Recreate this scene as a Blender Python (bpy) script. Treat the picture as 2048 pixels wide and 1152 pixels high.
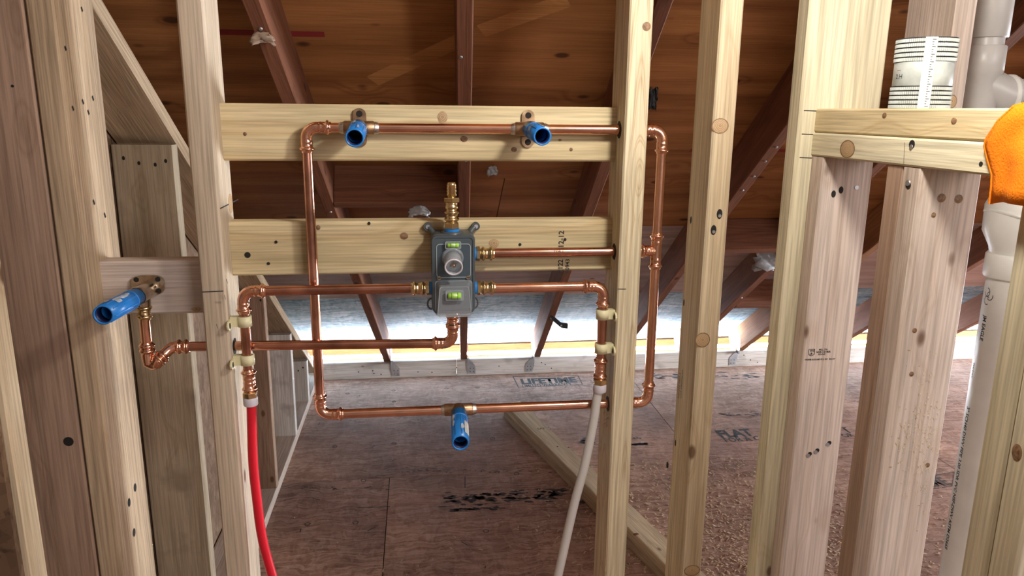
import bpy, math, random
import numpy as np
from mathutils import Vector, Matrix
random.seed(7)
for o in list(bpy.data.objects): bpy.data.objects.remove(o)
S = bpy.context.scene
COL = S.collection
V = Vector

# ------------------------------------------------------------------ camera
FPX = 1500.0
yaw, pit, rol = [math.radians(a) for a in (7.2255, 13.2625, 0.5886)]
Ry = np.array([[math.cos(yaw),0,-math.sin(yaw)],[0,1,0],[math.sin(yaw),0,math.cos(yaw)]])
Rp = np.array([[1,0,0],[0,math.cos(pit),-math.sin(pit)],[0,math.sin(pit),math.cos(pit)]])
Rr = np.array([[math.cos(rol),-math.sin(rol),0],[math.sin(rol),math.cos(rol),0],[0,0,1]])
CW = Rr @ Rp @ Ry @ np.array([[1,0,0],[0,0,-1],[0,1,0]])      # world -> camera (right, down, forward)
CP = np.array([0.0, -1.2, 1.5])
cam_d = bpy.data.cameras.new('camera'); cam_d.sensor_width = 36; cam_d.lens = FPX/2048*36
cam_d.clip_start = 0.02
cam = bpy.data.objects.new('camera', cam_d); COL.objects.link(cam)
r, u, b = CW[0], -CW[1], -CW[2]
cam.matrix_world = Matrix(((r[0],u[0],b[0],CP[0]),(r[1],u[1],b[1],CP[1]),(r[2],u[2],b[2],CP[2]),(0,0,0,1)))
S.camera = cam
def at(px, py, val, ax=1):
    """where the sight line of a photo pixel meets the plane axis[ax] = val (used to take measurements)"""
    d = CW.T @ np.array([px-1024, py-576, FPX]); t = (val-CP[ax])/d[ax]; return V(CP+t*d)

# ------------------------------------------------------------------ world and lights
wd = bpy.data.worlds.new('sky'); S.world = wd; wd.use_nodes = True
bg = wd.node_tree.nodes['Background']; bg.inputs[0].default_value = (0.86, 0.93, 1.0, 1); bg.inputs[1].default_value = 130.0
def area(name, loc, target, size, power, col, shape='SQUARE', sy=None):
    l = bpy.data.lights.new(name, 'AREA'); l.energy = power; l.size = size; l.color = col; l.shape = shape
    if sy: l.size_y = sy
    o = bpy.data.objects.new(name, l); COL.objects.link(o); o.location = loc
    o.rotation_euler = (V(target)-V(loc)).to_track_quat('-Z','Y').to_euler(); return o
wl = bpy.data.lights.new('work_light', 'POINT'); wl.energy = 20.5; wl.shadow_soft_size = 0.05; wl.color = (1.0,0.95,0.86)
wlo = bpy.data.objects.new('work_light', wl); COL.objects.link(wlo); wlo.location = (0.46,-0.52,1.80)
area('room_fill', (2.2,-3.3,2.1), (0.2,0.4,0.9), 1.4, 58, (1.0,0.93,0.94))  # soft fill added behind the camera to lift shaded faces; no window there
p = area('soffit_portal', (2.0,3.06,-0.02), (2.0,3.06,1), 5.4, 1, (1,1,1), 'RECTANGLE', 0.2); p.data.cycles.is_portal = True
p = area('gable_portal', (5.11,1.3,0.575), (0,1.3,0.575), 1.0, 1, (1,1,1), 'RECTANGLE', 0.75); p.data.cycles.is_portal = True
cy = S.cycles; cy.max_bounces = 6; cy.diffuse_bounces = 3; cy.glossy_bounces = 3; cy.transparent_max_bounces = 6; cy.caustics_reflective = False; cy.caustics_refractive = False
S.view_settings.view_transform = 'Standard'; S.view_settings.look = 'None'
S.view_settings.exposure = -0.18; S.view_settings.gamma = 1.0; S.view_settings.use_curve_mapping = False

# ------------------------------------------------------------------ materials
def newmat(name):
    m = bpy.data.materials.new(name); m.use_nodes = True
    return m, m.node_tree, m.node_tree.nodes['Principled BSDF']
def c4(c): return (*c, 1) if len(c) == 3 else c
def nd(nt, t, **kw):
    n = nt.nodes.new(t)
    for k, v in kw.items():
        if k.startswith('i_'): n.inputs[int(k[2:])].default_value = v
        else: setattr(n, k, v)
    return n
def L(nt, a, ao, b, bi): nt.links.new(a.outputs[ao], b.inputs[bi])
def mapping(nt, src, so, scale):
    m = nd(nt, 'ShaderNodeMapping'); m.inputs['Scale'].default_value = scale; L(nt, src, so, m, 0); return m
def coords(nt):
    tc = nd(nt, 'ShaderNodeTexCoord'); oi = nd(nt, 'ShaderNodeObjectInfo')
    mu = nd(nt, 'ShaderNodeMath', operation='MULTIPLY', i_1=53.0); L(nt, oi, 'Random', mu, 0)
    ad = nd(nt, 'ShaderNodeVectorMath', operation='ADD'); L(nt, tc, 'Object', ad, 0); L(nt, mu, 0, ad, 1)
    return ad, oi
def ramp(nt, src, so, stops):
    rp = nd(nt, 'ShaderNodeValToRGB'); e = rp.color_ramp.elements
    while len(e) < len(stops): e.new(0.5)
    for k, (p, c) in enumerate(stops): e[k].position = p; e[k].color = c4(c) if not isinstance(c, (int,float)) else (c,c,c,1)
    L(nt, src, so, rp, 0); return rp
def mixc(nt, mode, fac, a, b):
    m = nd(nt, 'ShaderNodeMix', data_type='RGBA', blend_type=mode)
    for idx, v in ((0, fac), (6, a), (7, b)):
        if isinstance(v, tuple) and len(v) == 2 and hasattr(v[0], 'outputs'): L(nt, v[0], v[1], m, idx)
        else: m.inputs[idx].default_value = v if idx == 0 else c4(v)
    return m
def wood(name, c1, c2, axis=2, K=26.0, ns=7.0, grain=0.55, fine=0.30, knots=0.10, kcol=(0.13,0.06,0.03), vary=0.25, rough=0.72, stain=None):
    m, nt, bs = newmat(name)
    co, oi = coords(nt)
    def sc(across, along): s = [across]*3; s[axis] = along; return tuple(s)
    vor = nd(nt, 'ShaderNodeTexVoronoi', i_2=1.0); L(nt, mapping(nt, co, 0, sc(8.5, 4.6)), 0, vor, 0)
    kd = nd(nt, 'ShaderNodeMapRange', interpolation_type='SMOOTHSTEP'); kd.inputs[1].default_value = 0.0; kd.inputs[2].default_value = 0.42
    kd.inputs[3].default_value = 0.9; kd.inputs[4].default_value = 0.0; L(nt, vor, 'Distance', kd, 0)
    n1 = nd(nt, 'ShaderNodeTexNoise'); n1.inputs['Scale'].default_value = 1.0; n1.inputs['Detail'].default_value = 2.0
    L(nt, mapping(nt, co, 0, sc(ns, ns*0.055)), 0, n1, 'Vector')
    ad = nd(nt, 'ShaderNodeMath', operation='MULTIPLY_ADD'); L(nt, kd, 0, ad, 0); ad.inputs[1].default_value = 0.10; L(nt, n1, 'Fac', ad, 2)
    mu = nd(nt, 'ShaderNodeMath', operation='MULTIPLY', i_1=K*2); L(nt, ad, 0, mu, 0)
    si = nd(nt, 'ShaderNodeMath', operation='SINE'); L(nt, mu, 0, si, 0)
    g = ramp(nt, si, 0, [(0.0, 0.0), (0.35, 0.1), (0.85, 1.0), (1.0, 0.3)])
    fn = nd(nt, 'ShaderNodeTexNoise'); fn.inputs['Scale'].default_value = 1.0; fn.inputs['Detail'].default_value = 3.0
    L(nt, mapping(nt, co, 0, sc(260, 7)), 0, fn, 'Vector')
    ga = nd(nt, 'ShaderNodeMath', operation='MULTIPLY', i_1=grain); L(nt, g, 0, ga, 0)
    m1 = mixc(nt, 'MIX', (ga, 0), c1, c2)
    big = nd(nt, 'ShaderNodeTexNoise'); big.inputs['Scale'].default_value = 1.0; big.inputs['Detail'].default_value = 2.0
    L(nt, mapping(nt, co, 0, sc(16, 1.6)), 0, big, 'Vector')
    br = ramp(nt, big, 'Fac', [(0.3, (1-vary,1-vary*1.15,1-vary*1.35)), (0.7, (1.0+vary*.25,)*3)])
    m2 = mixc(nt, 'MULTIPLY', 1.0, (m1, 2), (br, 0))
    fr = ramp(nt, fn, 'Fac', [(0.3, (1-fine,)*3), (0.62, (1.06,)*3)])
    m3 = mixc(nt, 'MULTIPLY', 1.0, (m2, 2), (fr, 0))
    kr = ramp(nt, vor, 'Distance', [(max(knots*0.75,0.001), 1.0), (knots+0.02, 0.0)])
    km = nd(nt, 'ShaderNodeMath', operation='MULTIPLY', i_1=0.85 if knots > 0.01 else 0.0); L(nt, kr, 0, km, 0)
    m4 = mixc(nt, 'MIX', (km, 0), (m3, 2), kcol)
    last = m4
    if stain:
        sn = nd(nt, 'ShaderNodeTexNoise'); sn.inputs['Scale'].default_value = 9.0; sn.inputs['Detail'].default_value = 4.0; L(nt, co, 0, sn, 'Vector')
        sr = ramp(nt, sn, 'Fac', [(0.56, 0.0), (0.72, 0.75)])
        last = mixc(nt, 'MIX', (sr, 0), (m4, 2), stain)
    L(nt, last, 2, bs, 'Base Color'); bs.inputs['Roughness'].default_value = rough; bs.inputs['Specular IOR Level'].default_value = 0.25
    bu = nd(nt, 'ShaderNodeBump'); bu.inputs['Strength'].default_value = 0.22; bu.inputs['Distance'].default_value = 0.002
    hh = nd(nt, 'ShaderNodeMath', operation='MULTIPLY_ADD', i_1=0.5); L(nt, ga, 0, hh, 0); L(nt, fn, 'Fac', hh, 2)
    L(nt, hh, 0, bu, 'Height'); L(nt, bu, 0, bs, 'Normal')
    return m
def plain(name, col, rough=0.5, metal=0.0, trans=0.0, noise=0.0, nscale=40, spec=0.5, alpha=1.0, bump=0.0):
    m, nt, bs = newmat(name)
    bs.inputs['Base Color'].default_value = c4(col); bs.inputs['Roughness'].default_value = rough; bs.inputs['Metallic'].default_value = metal
    bs.inputs['Transmission Weight'].default_value = trans; bs.inputs['Specular IOR Level'].default_value = spec; bs.inputs['Alpha'].default_value = alpha
    co, oi = coords(nt)
    n = nd(nt, 'ShaderNodeTexNoise'); n.inputs['Scale'].default_value = nscale; n.inputs['Detail'].default_value = 4; L(nt, co, 0, n, 'Vector')
    if noise:
        rr = ramp(nt, n, 'Fac', [(0.3, tuple(max(0,x*(1-noise)) for x in col)), (0.7, tuple(min(1,x*(1+noise*.5)) for x in col))])
        L(nt, rr, 0, bs, 'Base Color')
        rg = nd(nt, 'ShaderNodeMapRange'); rg.inputs[3].default_value = max(0.02, rough-0.12*noise*2); rg.inputs[4].default_value = min(1, rough+0.12*noise*2)
        L(nt, n, 'Fac', rg, 0); L(nt, rg, 0, bs, 'Roughness')
    if bump:
        bu = nd(nt, 'ShaderNodeBump'); bu.inputs['Strength'].default_value = bump; bu.inputs['Distance'].default_value = 0.002
        L(nt, n, 'Fac', bu, 'Height'); L(nt, bu, 0, bs, 'Normal')
    return m
def osb(name, ca, cb, cc, sc=1.0):
    m, nt, bs = newmat(name); co, oi = coords(nt)
    def strands(s):
        wn = nd(nt, 'ShaderNodeTexNoise'); wn.inputs['Scale'].default_value = 7*sc; L(nt, co, 0, wn, 'Vector')
        ad = nd(nt, 'ShaderNodeVectorMath', operation='MULTIPLY_ADD'); L(nt, wn, 'Color', ad, 0); ad.inputs[1].default_value = (.10,.10,.10); L(nt, co, 0, ad, 2)
        v = nd(nt, 'ShaderNodeTexVoronoi', i_2=1.0); L(nt, mapping(nt, ad, 0, s), 0, v, 0); return v
    v1 = strands((14*sc, 110*sc, 30)); v2 = strands((70*sc, 20*sc, 30))
    b1 = nd(nt, 'ShaderNodeSeparateColor'); L(nt, v1, 'Color', b1, 0); b2 = nd(nt, 'ShaderNodeSeparateColor'); L(nt, v2, 'Color', b2, 0)
    r1 = ramp(nt, b1, 0, [(0.0, ca), (0.55, cb), (1.0, cc)]); r2 = ramp(nt, b2, 0, [(0.0, ca), (0.5, cb), (1.0, cc)])
    mx = mixc(nt, 'MIX', 0.35, (r1, 0), (r2, 0))
    n = nd(nt, 'ShaderNodeTexNoise'); n.inputs['Scale'].default_value = 3.2*sc; n.inputs['Detail'].default_value = 5; L(nt, co, 0, n, 'Vector')
    rb = ramp(nt, n, 'Fac', [(0.3, (0.62,0.60,0.60)), (0.7, (1.12,1.10,1.08))]); m2 = mixc(nt, 'MULTIPLY', 1.0, (mx, 2), (rb, 0))
    sp = nd(nt, 'ShaderNodeTexNoise'); sp.inputs['Scale'].default_value = 1.0; sp.inputs['Detail'].default_value = 2; L(nt, mapping(nt, co, 0, (60*sc, 230*sc, 60)), 0, sp, 'Vector')
    rs = ramp(nt, sp, 'Fac', [(0.30, (0.35,0.32,0.32)), (0.42, (1,1,1))]); m3 = mixc(nt, 'MULTIPLY', 0.7, (m2, 2), (rs, 0))
    L(nt, m3, 2, bs, 'Base Color'); bs.inputs['Roughness'].default_value = 0.75; bs.inputs['Specular IOR Level'].default_value = 0.25
    bu = nd(nt, 'ShaderNodeBump'); bu.inputs['Strength'].default_value = 0.3; bu.inputs['Distance'].default_value = 0.002; L(nt, b1, 0, bu, 'Height'); L(nt, bu, 0, bs, 'Normal')
    return m
M = {}
M['pine']    = wood('pine_stud', (0.74, 0.61, 0.42), (0.57, 0.42, 0.26), grain=0.5, knots=0.06)
M['pineA']   = wood('pine_grey_tan', (0.66, 0.55, 0.42), (0.53, 0.41, 0.29), grain=0.4, knots=0.05, vary=0.2)
M['pineB']   = wood('pine_straight_grain', (0.76, 0.66, 0.46), (0.58, 0.44, 0.27), K=60, ns=9, grain=0.85, knots=0.0, vary=0.12)
M['pineblk'] = wood('pine_blocking', (0.74, 0.61, 0.37), (0.56, 0.4, 0.2), K=20, grain=0.55, knots=0.075)
M['pinetan'] = wood('pine_tan_weathered', (0.56, 0.42, 0.28), (0.44, 0.3, 0.19), K=40, ns=10, grain=0.35, knots=0.03, fine=0.4)
M['pinepink']= wood('pine_pinkish', (0.72, 0.61, 0.54), (0.57, 0.43, 0.34), K=22, grain=0.45, knots=0.06)
M['pineyel'] = wood('pine_yellow_pale', (0.75, 0.68, 0.49), (0.61, 0.52, 0.33), K=30, ns=9, grain=0.45, knots=0.05)
M['pinebrown']=wood('pine_brown', (0.43, 0.29, 0.21), (0.31, 0.19, 0.125), K=30, grain=0.5, knots=0.06)
M['pinewhite']=wood('pine_whitish', (0.78, 0.73, 0.69), (0.62, 0.54, 0.48), K=18, grain=0.3, knots=0.05, stain=(0.36,0.31,0.27))
M['pinegrey']= wood('pine_grey_yellow', (0.54, 0.45, 0.33), (0.41, 0.32, 0.215), K=24, grain=0.5, knots=0.05, stain=(0.30,0.23,0.16))
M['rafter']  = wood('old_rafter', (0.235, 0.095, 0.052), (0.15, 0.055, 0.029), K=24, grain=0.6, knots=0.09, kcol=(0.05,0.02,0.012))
M['ply']     = wood('old_plywood', (0.43, 0.19, 0.068), (0.26, 0.1, 0.032), axis=0, K=16, ns=2.6, grain=0.7, knots=0.10, kcol=(0.06,0.022,0.012), fine=0.2, vary=0.35)
M['plypale']  = wood('pale_plywood', (0.56,0.44,0.42), (0.42,0.29,0.27), axis=0, K=16, ns=2.6, grain=0.5, knots=0.06, fine=0.2, vary=0.3)  # paler, pinker plywood than the rows further up the slope
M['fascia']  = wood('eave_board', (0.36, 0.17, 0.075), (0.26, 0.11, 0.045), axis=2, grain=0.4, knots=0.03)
def knotmat():
    m, nt, bs = newmat('knot_wood'); tc = nd(nt, 'ShaderNodeTexCoord'); n = nd(nt, 'ShaderNodeTexNoise'); n.inputs['Scale'].default_value = 90; L(nt, tc, 'Object', n, 'Vector')
    ln = nd(nt, 'ShaderNodeVectorMath', operation='LENGTH'); L(nt, tc, 'Object', ln, 0)
    a = nd(nt, 'ShaderNodeMath', operation='MULTIPLY_ADD', i_1=0.006); L(nt, n, 'Fac', a, 0); L(nt, ln, 'Value', a, 2)
    b_ = nd(nt, 'ShaderNodeMath', operation='MULTIPLY', i_1=2600.0); L(nt, a, 0, b_, 0); s_ = nd(nt, 'ShaderNodeMath', operation='SINE'); L(nt, b_, 0, s_, 0)
    rp = ramp(nt, s_, 0, [(0.2,(0.52,0.36,0.20)),(0.9,(0.33,0.19,0.09))]); L(nt, rp, 0, bs, 'Base Color'); bs.inputs['Roughness'].default_value = .6; return m
M['knot']    = knotmat()
M['knotsmall']= plain('small_dark_knot', (0.27,0.15,0.075), 0.6, noise=0.6, nscale=260)
M['knotring']= plain('knot_ring', (0.22,0.13,0.07), 0.6)
M['osbfloor']= osb('subfloor_strandboard', (0.27,0.145,0.10), (0.47,0.285,0.21), (0.60,0.405,0.315))
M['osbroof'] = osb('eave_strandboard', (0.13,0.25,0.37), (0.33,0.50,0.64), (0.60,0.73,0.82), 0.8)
M['osbwall'] = osb('wall_strandboard', (0.16,0.10,0.065), (0.27,0.18,0.12), (0.36,0.25,0.17))
M['osbdark'] = osb('stained_shaded_strandboard', (0.07,0.04,0.025), (0.20,0.125,0.075), (0.30,0.20,0.125))
M['room']    = plain('bare_drywall', (0.62,0.60,0.56), 0.9, noise=0.1, nscale=3)
M['copper']  = plain('copper', (0.90,0.50,0.35), 0.17, 1.0, noise=0.22, nscale=26)
M['copperold']=plain('copper_tarnished', (0.60,0.30,0.21), 0.22, 1.0, noise=0.4, nscale=22)
M['brass']   = plain('brass', (0.74,0.58,0.32), 0.22, 1.0, noise=0.25, nscale=60)
M['bronze']  = plain('cast_bronze', (0.46,0.30,0.18), 0.38, 0.9, noise=0.4, nscale=90)
M['chrome']  = plain('nickel_brass', (0.62,0.52,0.40), 0.2, 1.0, noise=0.25, nscale=70)
M['solder']  = plain('solder', (0.72,0.70,0.66), 0.3, 1.0, noise=0.3, nscale=150)
M['steel']   = plain('zinc_steel', (0.50,0.51,0.53), 0.5, 1.0, noise=0.2)
M['darkhole']= plain('dark_hole', (0.012,0.010,0.009), 0.8)
M['blue']    = plain('blue_plastic', (0.02,0.24,0.72), 0.32, noise=0.25, nscale=30)
M['bluein']  = plain('blue_plastic_inside', (0.012,0.02,0.09), 0.5)
M['bluewear']= plain('worn_white_patch', (0.55,0.62,0.72), 0.5, noise=0.5, nscale=90)
M['red']     = plain('red_tube', (0.72,0.012,0.03), 0.35, noise=0.12, nscale=8)
M['white']   = plain('white_tube', (0.60,0.57,0.54), 0.38, noise=0.08, nscale=8)
M['collar']  = plain('white_sleeve', (0.66,0.62,0.68), 0.3, spec=0.5)
M['cream']   = plain('cream_clip', (0.74,0.68,0.42), 0.45)
M['vbody']   = plain('dark_grey_plastic', (0.075,0.088,0.095), 0.38, noise=0.15)
M['vlid']    = plain('grey_lid_plastic', (0.068,0.087,0.099), 0.28, spec=0.6)
M['vinner']  = plain('blue_grey_plastic', (0.055,0.078,0.098), 0.35)
M['vclear']  = plain('clear_frosted_plastic', (0.55,0.60,0.65), 0.22, spec=0.7, alpha=0.34)
M['vrim']    = plain('milky_plastic', (0.30,0.345,0.375), 0.3, spec=0.6)
M['vial']    = plain('green_level_fluid', (0.36,0.72,0.08), 0.15)
M['bubble']  = plain('level_bubble', (0.75,0.92,0.45), 0.1)
M['pvc']     = plain('white_pvc', (0.76,0.75,0.70), 0.32, noise=0.08, nscale=14)
M['pvcgrey'] = plain('grey_white_pvc', (0.52,0.50,0.47), 0.35, noise=0.12, nscale=14)
M['tubew']   = plain('white_ribbed_plastic', (0.46,0.49,0.46), 0.4, noise=0.2, nscale=60)
M['scale']   = plain('scale_strip', (0.62,0.65,0.60), 0.4)
M['ink']     = plain('black_ink', (0.025,0.023,0.022), 0.7)
M['inksoft'] = plain('faded_ink', (0.055,0.045,0.042), 0.8)
M['redink']  = plain('red_ink', (0.6,0.06,0.04), 0.7)
M['pencil']  = plain('pencil_line', (0.03,0.028,0.028), 0.7)
M['orange']  = plain('orange_knit', (0.90,0.23,0.008), 0.85, noise=0.14, nscale=420, bump=0.5, spec=0.2)
M['plastic'] = plain('torn_plastic_sheet', (0.40,0.40,0.41), 0.3, noise=0.2, nscale=30)
M['paper']   = plain('torn_paper', (0.42,0.30,0.22), 0.8, noise=0.3)
M['dust']    = plain('wood_shavings', (0.60,0.43,0.28), 0.9, noise=0.35, nscale=60)
M['dustbright']= plain('pale_sawdust', (0.72,0.58,0.34), 0.9, noise=0.3, nscale=60)
M['blacks']  = plain('black_steel', (0.03,0.03,0.032), 0.45, 0.6)
M['redstripe']=plain('red_marking_paint', (0.24,0.02,0.02), 0.8)
M['roofing'] = plain('roofing_felt', (0.05,0.05,0.05), 0.9)
M['glassgrn']= plain('green_mark', (0.35,0.5,0.12), 0.7)

# ------------------------------------------------------------------ geometry helpers
class MB:
    def __init__(s): s.v, s.f, s.sm = [], [], []
    def add(s, vs, fs, smooth=False):
        n = len(s.v); s.v += [V(p) for p in vs]; s.f += [tuple(i+n for i in q) for q in fs]; s.sm += [smooth]*len(fs); return s
    def box(s, lo, hi):
        x0,y0,z0 = lo; x1,y1,z1 = hi
        return s.add([(x0,y0,z0),(x1,y0,z0),(x1,y1,z0),(x0,y1,z0),(x0,y0,z1),(x1,y0,z1),(x1,y1,z1),(x0,y1,z1)],
                     [(3,2,1,0),(4,5,6,7),(0,1,5,4),(1,2,6,5),(2,3,7,6),(3,0,4,7)])
    def sweep(s, pts, radii, seg=20, caps=True, start=None):
        pts = [V(p) for p in pts]; n = len(pts)
        if not hasattr(radii, '__len__'): radii = [radii]*n
        T = []
        for i in range(n):
            a = pts[max(0,i-1)]; c = pts[min(n-1,i+1)]; d = (c-a)
            if d.length < 1e-9: d = T[-1] if T else V((0,0,1))
            T.append(d.normalized())
        ref = start or (V((0,0,1)) if abs(T[0].z) < 0.9 else V((0,1,0)))
        N = (ref - T[0]*ref.dot(T[0])).normalized(); vs, fs = [], []
        for i in range(n):
            if i:
                q = T[i-1].rotation_difference(T[i]); N = q @ N; N = (N - T[i]*N.dot(T[i])).normalized()
            Bn = T[i].cross(N)
            for k in range(seg):
                a = 2*math.pi*k/seg; vs.append(pts[i] + (N*math.cos(a)+Bn*math.sin(a))*radii[i])
        for i in range(n-1):
            for k in range(seg):
                k2 = (k+1)%seg; fs.append((i*seg+k, i*seg+k2, (i+1)*seg+k2, (i+1)*seg+k))
        s.add(vs, fs, True)
        if caps:
            s.add(vs[:seg], [tuple(range(seg-1,-1,-1))]); s.add(vs[-seg:], [tuple(range(seg))])
        return s
    def cyl(s, a, b, r, seg=20, r2=None): return s.sweep([a, b], [r, r if r2 is None else r2], seg)
    def ring(s, a, b, ro, ri, seg=24):          # hollow tube
        a, b = V(a), V(b); d = (b-a).normalized()
        return s.sweep([a, a, b, b, b, b, a, a], [ri, ro, ro, ro, ro, ri, ri, ri], seg, False) if False else s._ring(a, b, ro, ri, seg)
    def _ring(s, a, b, ro, ri, seg):
        d = (b-a).normalized(); ref = V((0,0,1)) if abs(d.z) < .9 else V((0,1,0)); N = (ref-d*ref.dot(d)).normalized(); B = d.cross(N)
        vs = []
        for (c, rr) in ((a,ro),(b,ro),(b,ri),(a,ri)):
            for k in range(seg): t = 2*math.pi*k/seg; vs.append(c+(N*math.cos(t)+B*math.sin(t))*rr)
        fs = []
        for j in range(4):
            for k in range(seg): k2=(k+1)%seg; j2=(j+1)%4; fs.append((j*seg+k, j*seg+k2, j2*seg+k2, j2*seg+k))
        return s.add(vs, fs, True)
    def prism(s, poly, origin, xd, yd, depth, smooth=False):     # poly in (x,y), extruded by vector depth
        o, xd, yd, dp = V(origin), V(xd), V(yd), V(depth); n = len(poly)
        a = [o+xd*p[0]+yd*p[1] for p in poly]; bb = [q+dp for q in a]
        return s.add(a+bb, [tuple(range(n-1,-1,-1)), tuple(range(n,2*n))] + [(i,(i+1)%n,n+(i+1)%n,n+i) for i in range(n)], False)
    def loft(s, rings, cap=True, smooth=False):
        n = len(rings[0]); vs = [V(p) for rg in rings for p in rg]; fs = []
        for j in range(len(rings)-1):
            for k in range(n): k2=(k+1)%n; fs.append((j*n+k, j*n+k2, (j+1)*n+k2, (j+1)*n+k))
        s.add(vs, fs, smooth)
        if cap: s.add(rings[0], [tuple(range(n-1,-1,-1))]); s.add(rings[-1], [tuple(range(n))])
        return s
    def mesh(s, name, M0=None):
        me = bpy.data.meshes.new(name)
        inv = M0.inverted() if M0 else None
        me.from_pydata([tuple(inv @ p) if inv else tuple(p) for p in s.v], [], s.f)
        for pl, sm in zip(me.polygons, s.sm): pl.use_smooth = sm
        me.update()
        import bmesh
        bm = bmesh.new(); bm.from_mesh(me); bmesh.ops.recalc_face_normals(bm, faces=bm.faces); bm.to_mesh(me); bm.free()
        return me
def WM(o):
    return (WM(o.parent) @ o.matrix_parent_inverse @ o.matrix_basis) if o.parent else o.matrix_basis.copy()
def tag(o, label=None, cat=None, group=None, kind=None):
    for k, v in (('label',label),('category',cat),('group',group),('kind',kind)):
        if v: o[k] = v
    return o
def link(name, data, mat, parent=None, mw=None):
    o = bpy.data.objects.new(name, data); COL.objects.link(o)
    if mat is not None and data is not None and not data.materials: data.materials.append(M[mat] if isinstance(mat, str) else mat)
    if parent:
        o.parent = parent; o.matrix_parent_inverse = WM(parent).inverted()
    if mw is not None: o.matrix_basis = mw
    return o
def obj(name, mb, mat, parent=None):
    c = sum(mb.v, V((0,0,0)))/len(mb.v); m0 = Matrix.Translation(c)
    return link(name, mb.mesh(name, m0), mat, parent, m0)
def thing(name, loc, label, cat, group=None):
    o = bpy.data.objects.new(name, None); COL.objects.link(o); o.matrix_basis = Matrix.Translation(V(loc)); o.empty_display_size = 0.05
    return tag(o, label, cat, group)
def lumber_mesh(name, w, t, Ln, c=0.0028):
    x, y = w/2, t/2
    sec = [(-x+c,-y),(x-c,-y),(x,-y+c),(x,y-c),(x-c,y),(-x+c,y),(-x,y-c),(-x,-y+c)]
    mb = MB(); mb.loft([[(px,py,0) for px,py in sec], [(px,py,Ln) for px,py in sec]]); return mb.mesh(name)
def lumber(name, p0, p1, w, t, xd, mat, label=None, cat=None, group=None, parent=None, kind=None):
    p0, p1 = V(p0), V(p1); z = (p1-p0); Ln = z.length; z.normalize(); xd = V(xd); x = (xd - z*xd.dot(z)).normalized(); y = z.cross(x)
    m = Matrix(((x.x,y.x,z.x,p0.x),(x.y,y.y,z.y,p0.y),(x.z,y.z,z.z,p0.z),(0,0,0,1)))
    return tag(link(name, lumber_mesh(name, w, t, Ln), mat, parent, m), label, cat, group, kind)
def board(name, lo, hi, mat, label=None, cat=None, group=None, parent=None, kind=None):
    lo, hi = V(lo), V(hi); d = hi-lo; c = (lo+hi)/2; ax = max(range(3), key=lambda k: d[k])
    oth = [k for k in range(3) if k != ax]; wx = oth[0] if d[oth[0]] >= d[oth[1]] else oth[1]; tx = [k for k in oth if k != wx][0]
    p0 = c.copy(); p1 = c.copy(); p0[ax] = lo[ax]; p1[ax] = hi[ax]; xd = V((0,0,0)); xd[wx] = 1
    return lumber(name, p0, p1, d[wx], d[tx], xd, mat, label, cat, group, parent, kind)
def frame(nrm):
    n = V(nrm).normalized(); u = V((0,0,1)) if abs(n.z) < .9 else V((0,1,0)); u = (u-n*u.dot(n)).normalized(); return n, u.cross(n), u
def nail(parent, pos, nrm=(0,-1,0), r=0.0035, mat='steel', hole=True, name='nail_head'):
    n, x, y = frame(nrm); mb = MB(); p = V(pos)
    mb.cyl(p-n*0.002, p+n*0.0012, r, 10, r*0.8)
    return obj(name, mb, mat, parent)
def hole(parent, pos, nrm=(0,-1,0), r=0.004, sy=1.0, name='nail_hole'):
    n, x, y = frame(nrm); p = V(pos); mb = MB()
    mb.prism([(math.cos(a*math.pi/6)*r, math.sin(a*math.pi/6)*r*sy) for a in range(12)], p-n*0.002, x, y, n*0.0024)
    return obj(name, mb, 'darkhole', parent)
def knot(parent, pos, nrm, rx, ry, ring=True):
    n, x, y = frame(nrm); p = V(pos)
    mb = MB(); P = [(math.cos(a*math.pi/9), math.sin(a*math.pi/9)) for a in range(18)]
    rg = [[p-n*0.002+x*(c*rx)+y*(s_*ry) for c,s_ in P],[p+n*0.0003+x*(c*rx)+y*(s_*ry) for c,s_ in P],[p+n*0.0009+x*(c*rx*.45)+y*(s_*ry*.45) for c,s_ in P]]
    mb.loft(rg); k = obj('knot', mb, 'knot' if rx > .0072 else 'knotsmall', parent)
    if ring:
        m2 = MB(); vs = [p+n*0.0004+x*(c*rx)+y*(s_*ry) for c,s_ in P]+[p+n*0.0004+x*(c*rx*1.13)+y*(s_*ry*1.13) for c,s_ in P]
        m2.add(vs, [(i,(i+1)%18,18+(i+1)%18,18+i) for i in range(18)]); obj('knot_rim', m2, 'knotring', k)
    return k
def mark(parent, a, b, w, nrm, mat='pencil', name='pencil_mark'):
    a, b = V(a), V(b); n = V(nrm).normalized(); d = (b-a).normalized(); s = n.cross(d)*w/2; mb = MB()
    mb.add([a-s+n*.0004, b-s+n*.0004, b+s+n*.0004, a+s+n*.0004], [(0,1,2,3)]); return obj(name, mb, mat, parent)
def lettering(parent, txt, size, origin, xd, yd, mat='ink', align='LEFT', name='lettering', sx=1.0, bend=None, bold=0.0):
    cu = bpy.data.curves.new('txt', 'FONT'); cu.body = txt; cu.size = size; cu.align_x = align; cu.resolution_u = 2; cu.offset = bold*size
    o = bpy.data.objects.new('txt', cu); COL.objects.link(o); bpy.context.view_layer.update()
    me = bpy.data.meshes.new_from_object(o.evaluated_get(bpy.context.evaluated_depsgraph_get()))
    bpy.data.objects.remove(o); bpy.data.curves.remove(cu)
    xd, yd, og = V(xd).normalized(), V(yd).normalized(), V(origin)
    for v in me.vertices:
        p = (og + xd*v.co.x*sx + yd*v.co.y) if not bend else bend(v.co.x*sx, v.co.y)
        v.co = p - og
    me.materials.clear(); me.name = name
    return link(name, me, mat, parent, Matrix.Translation(og))

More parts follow.
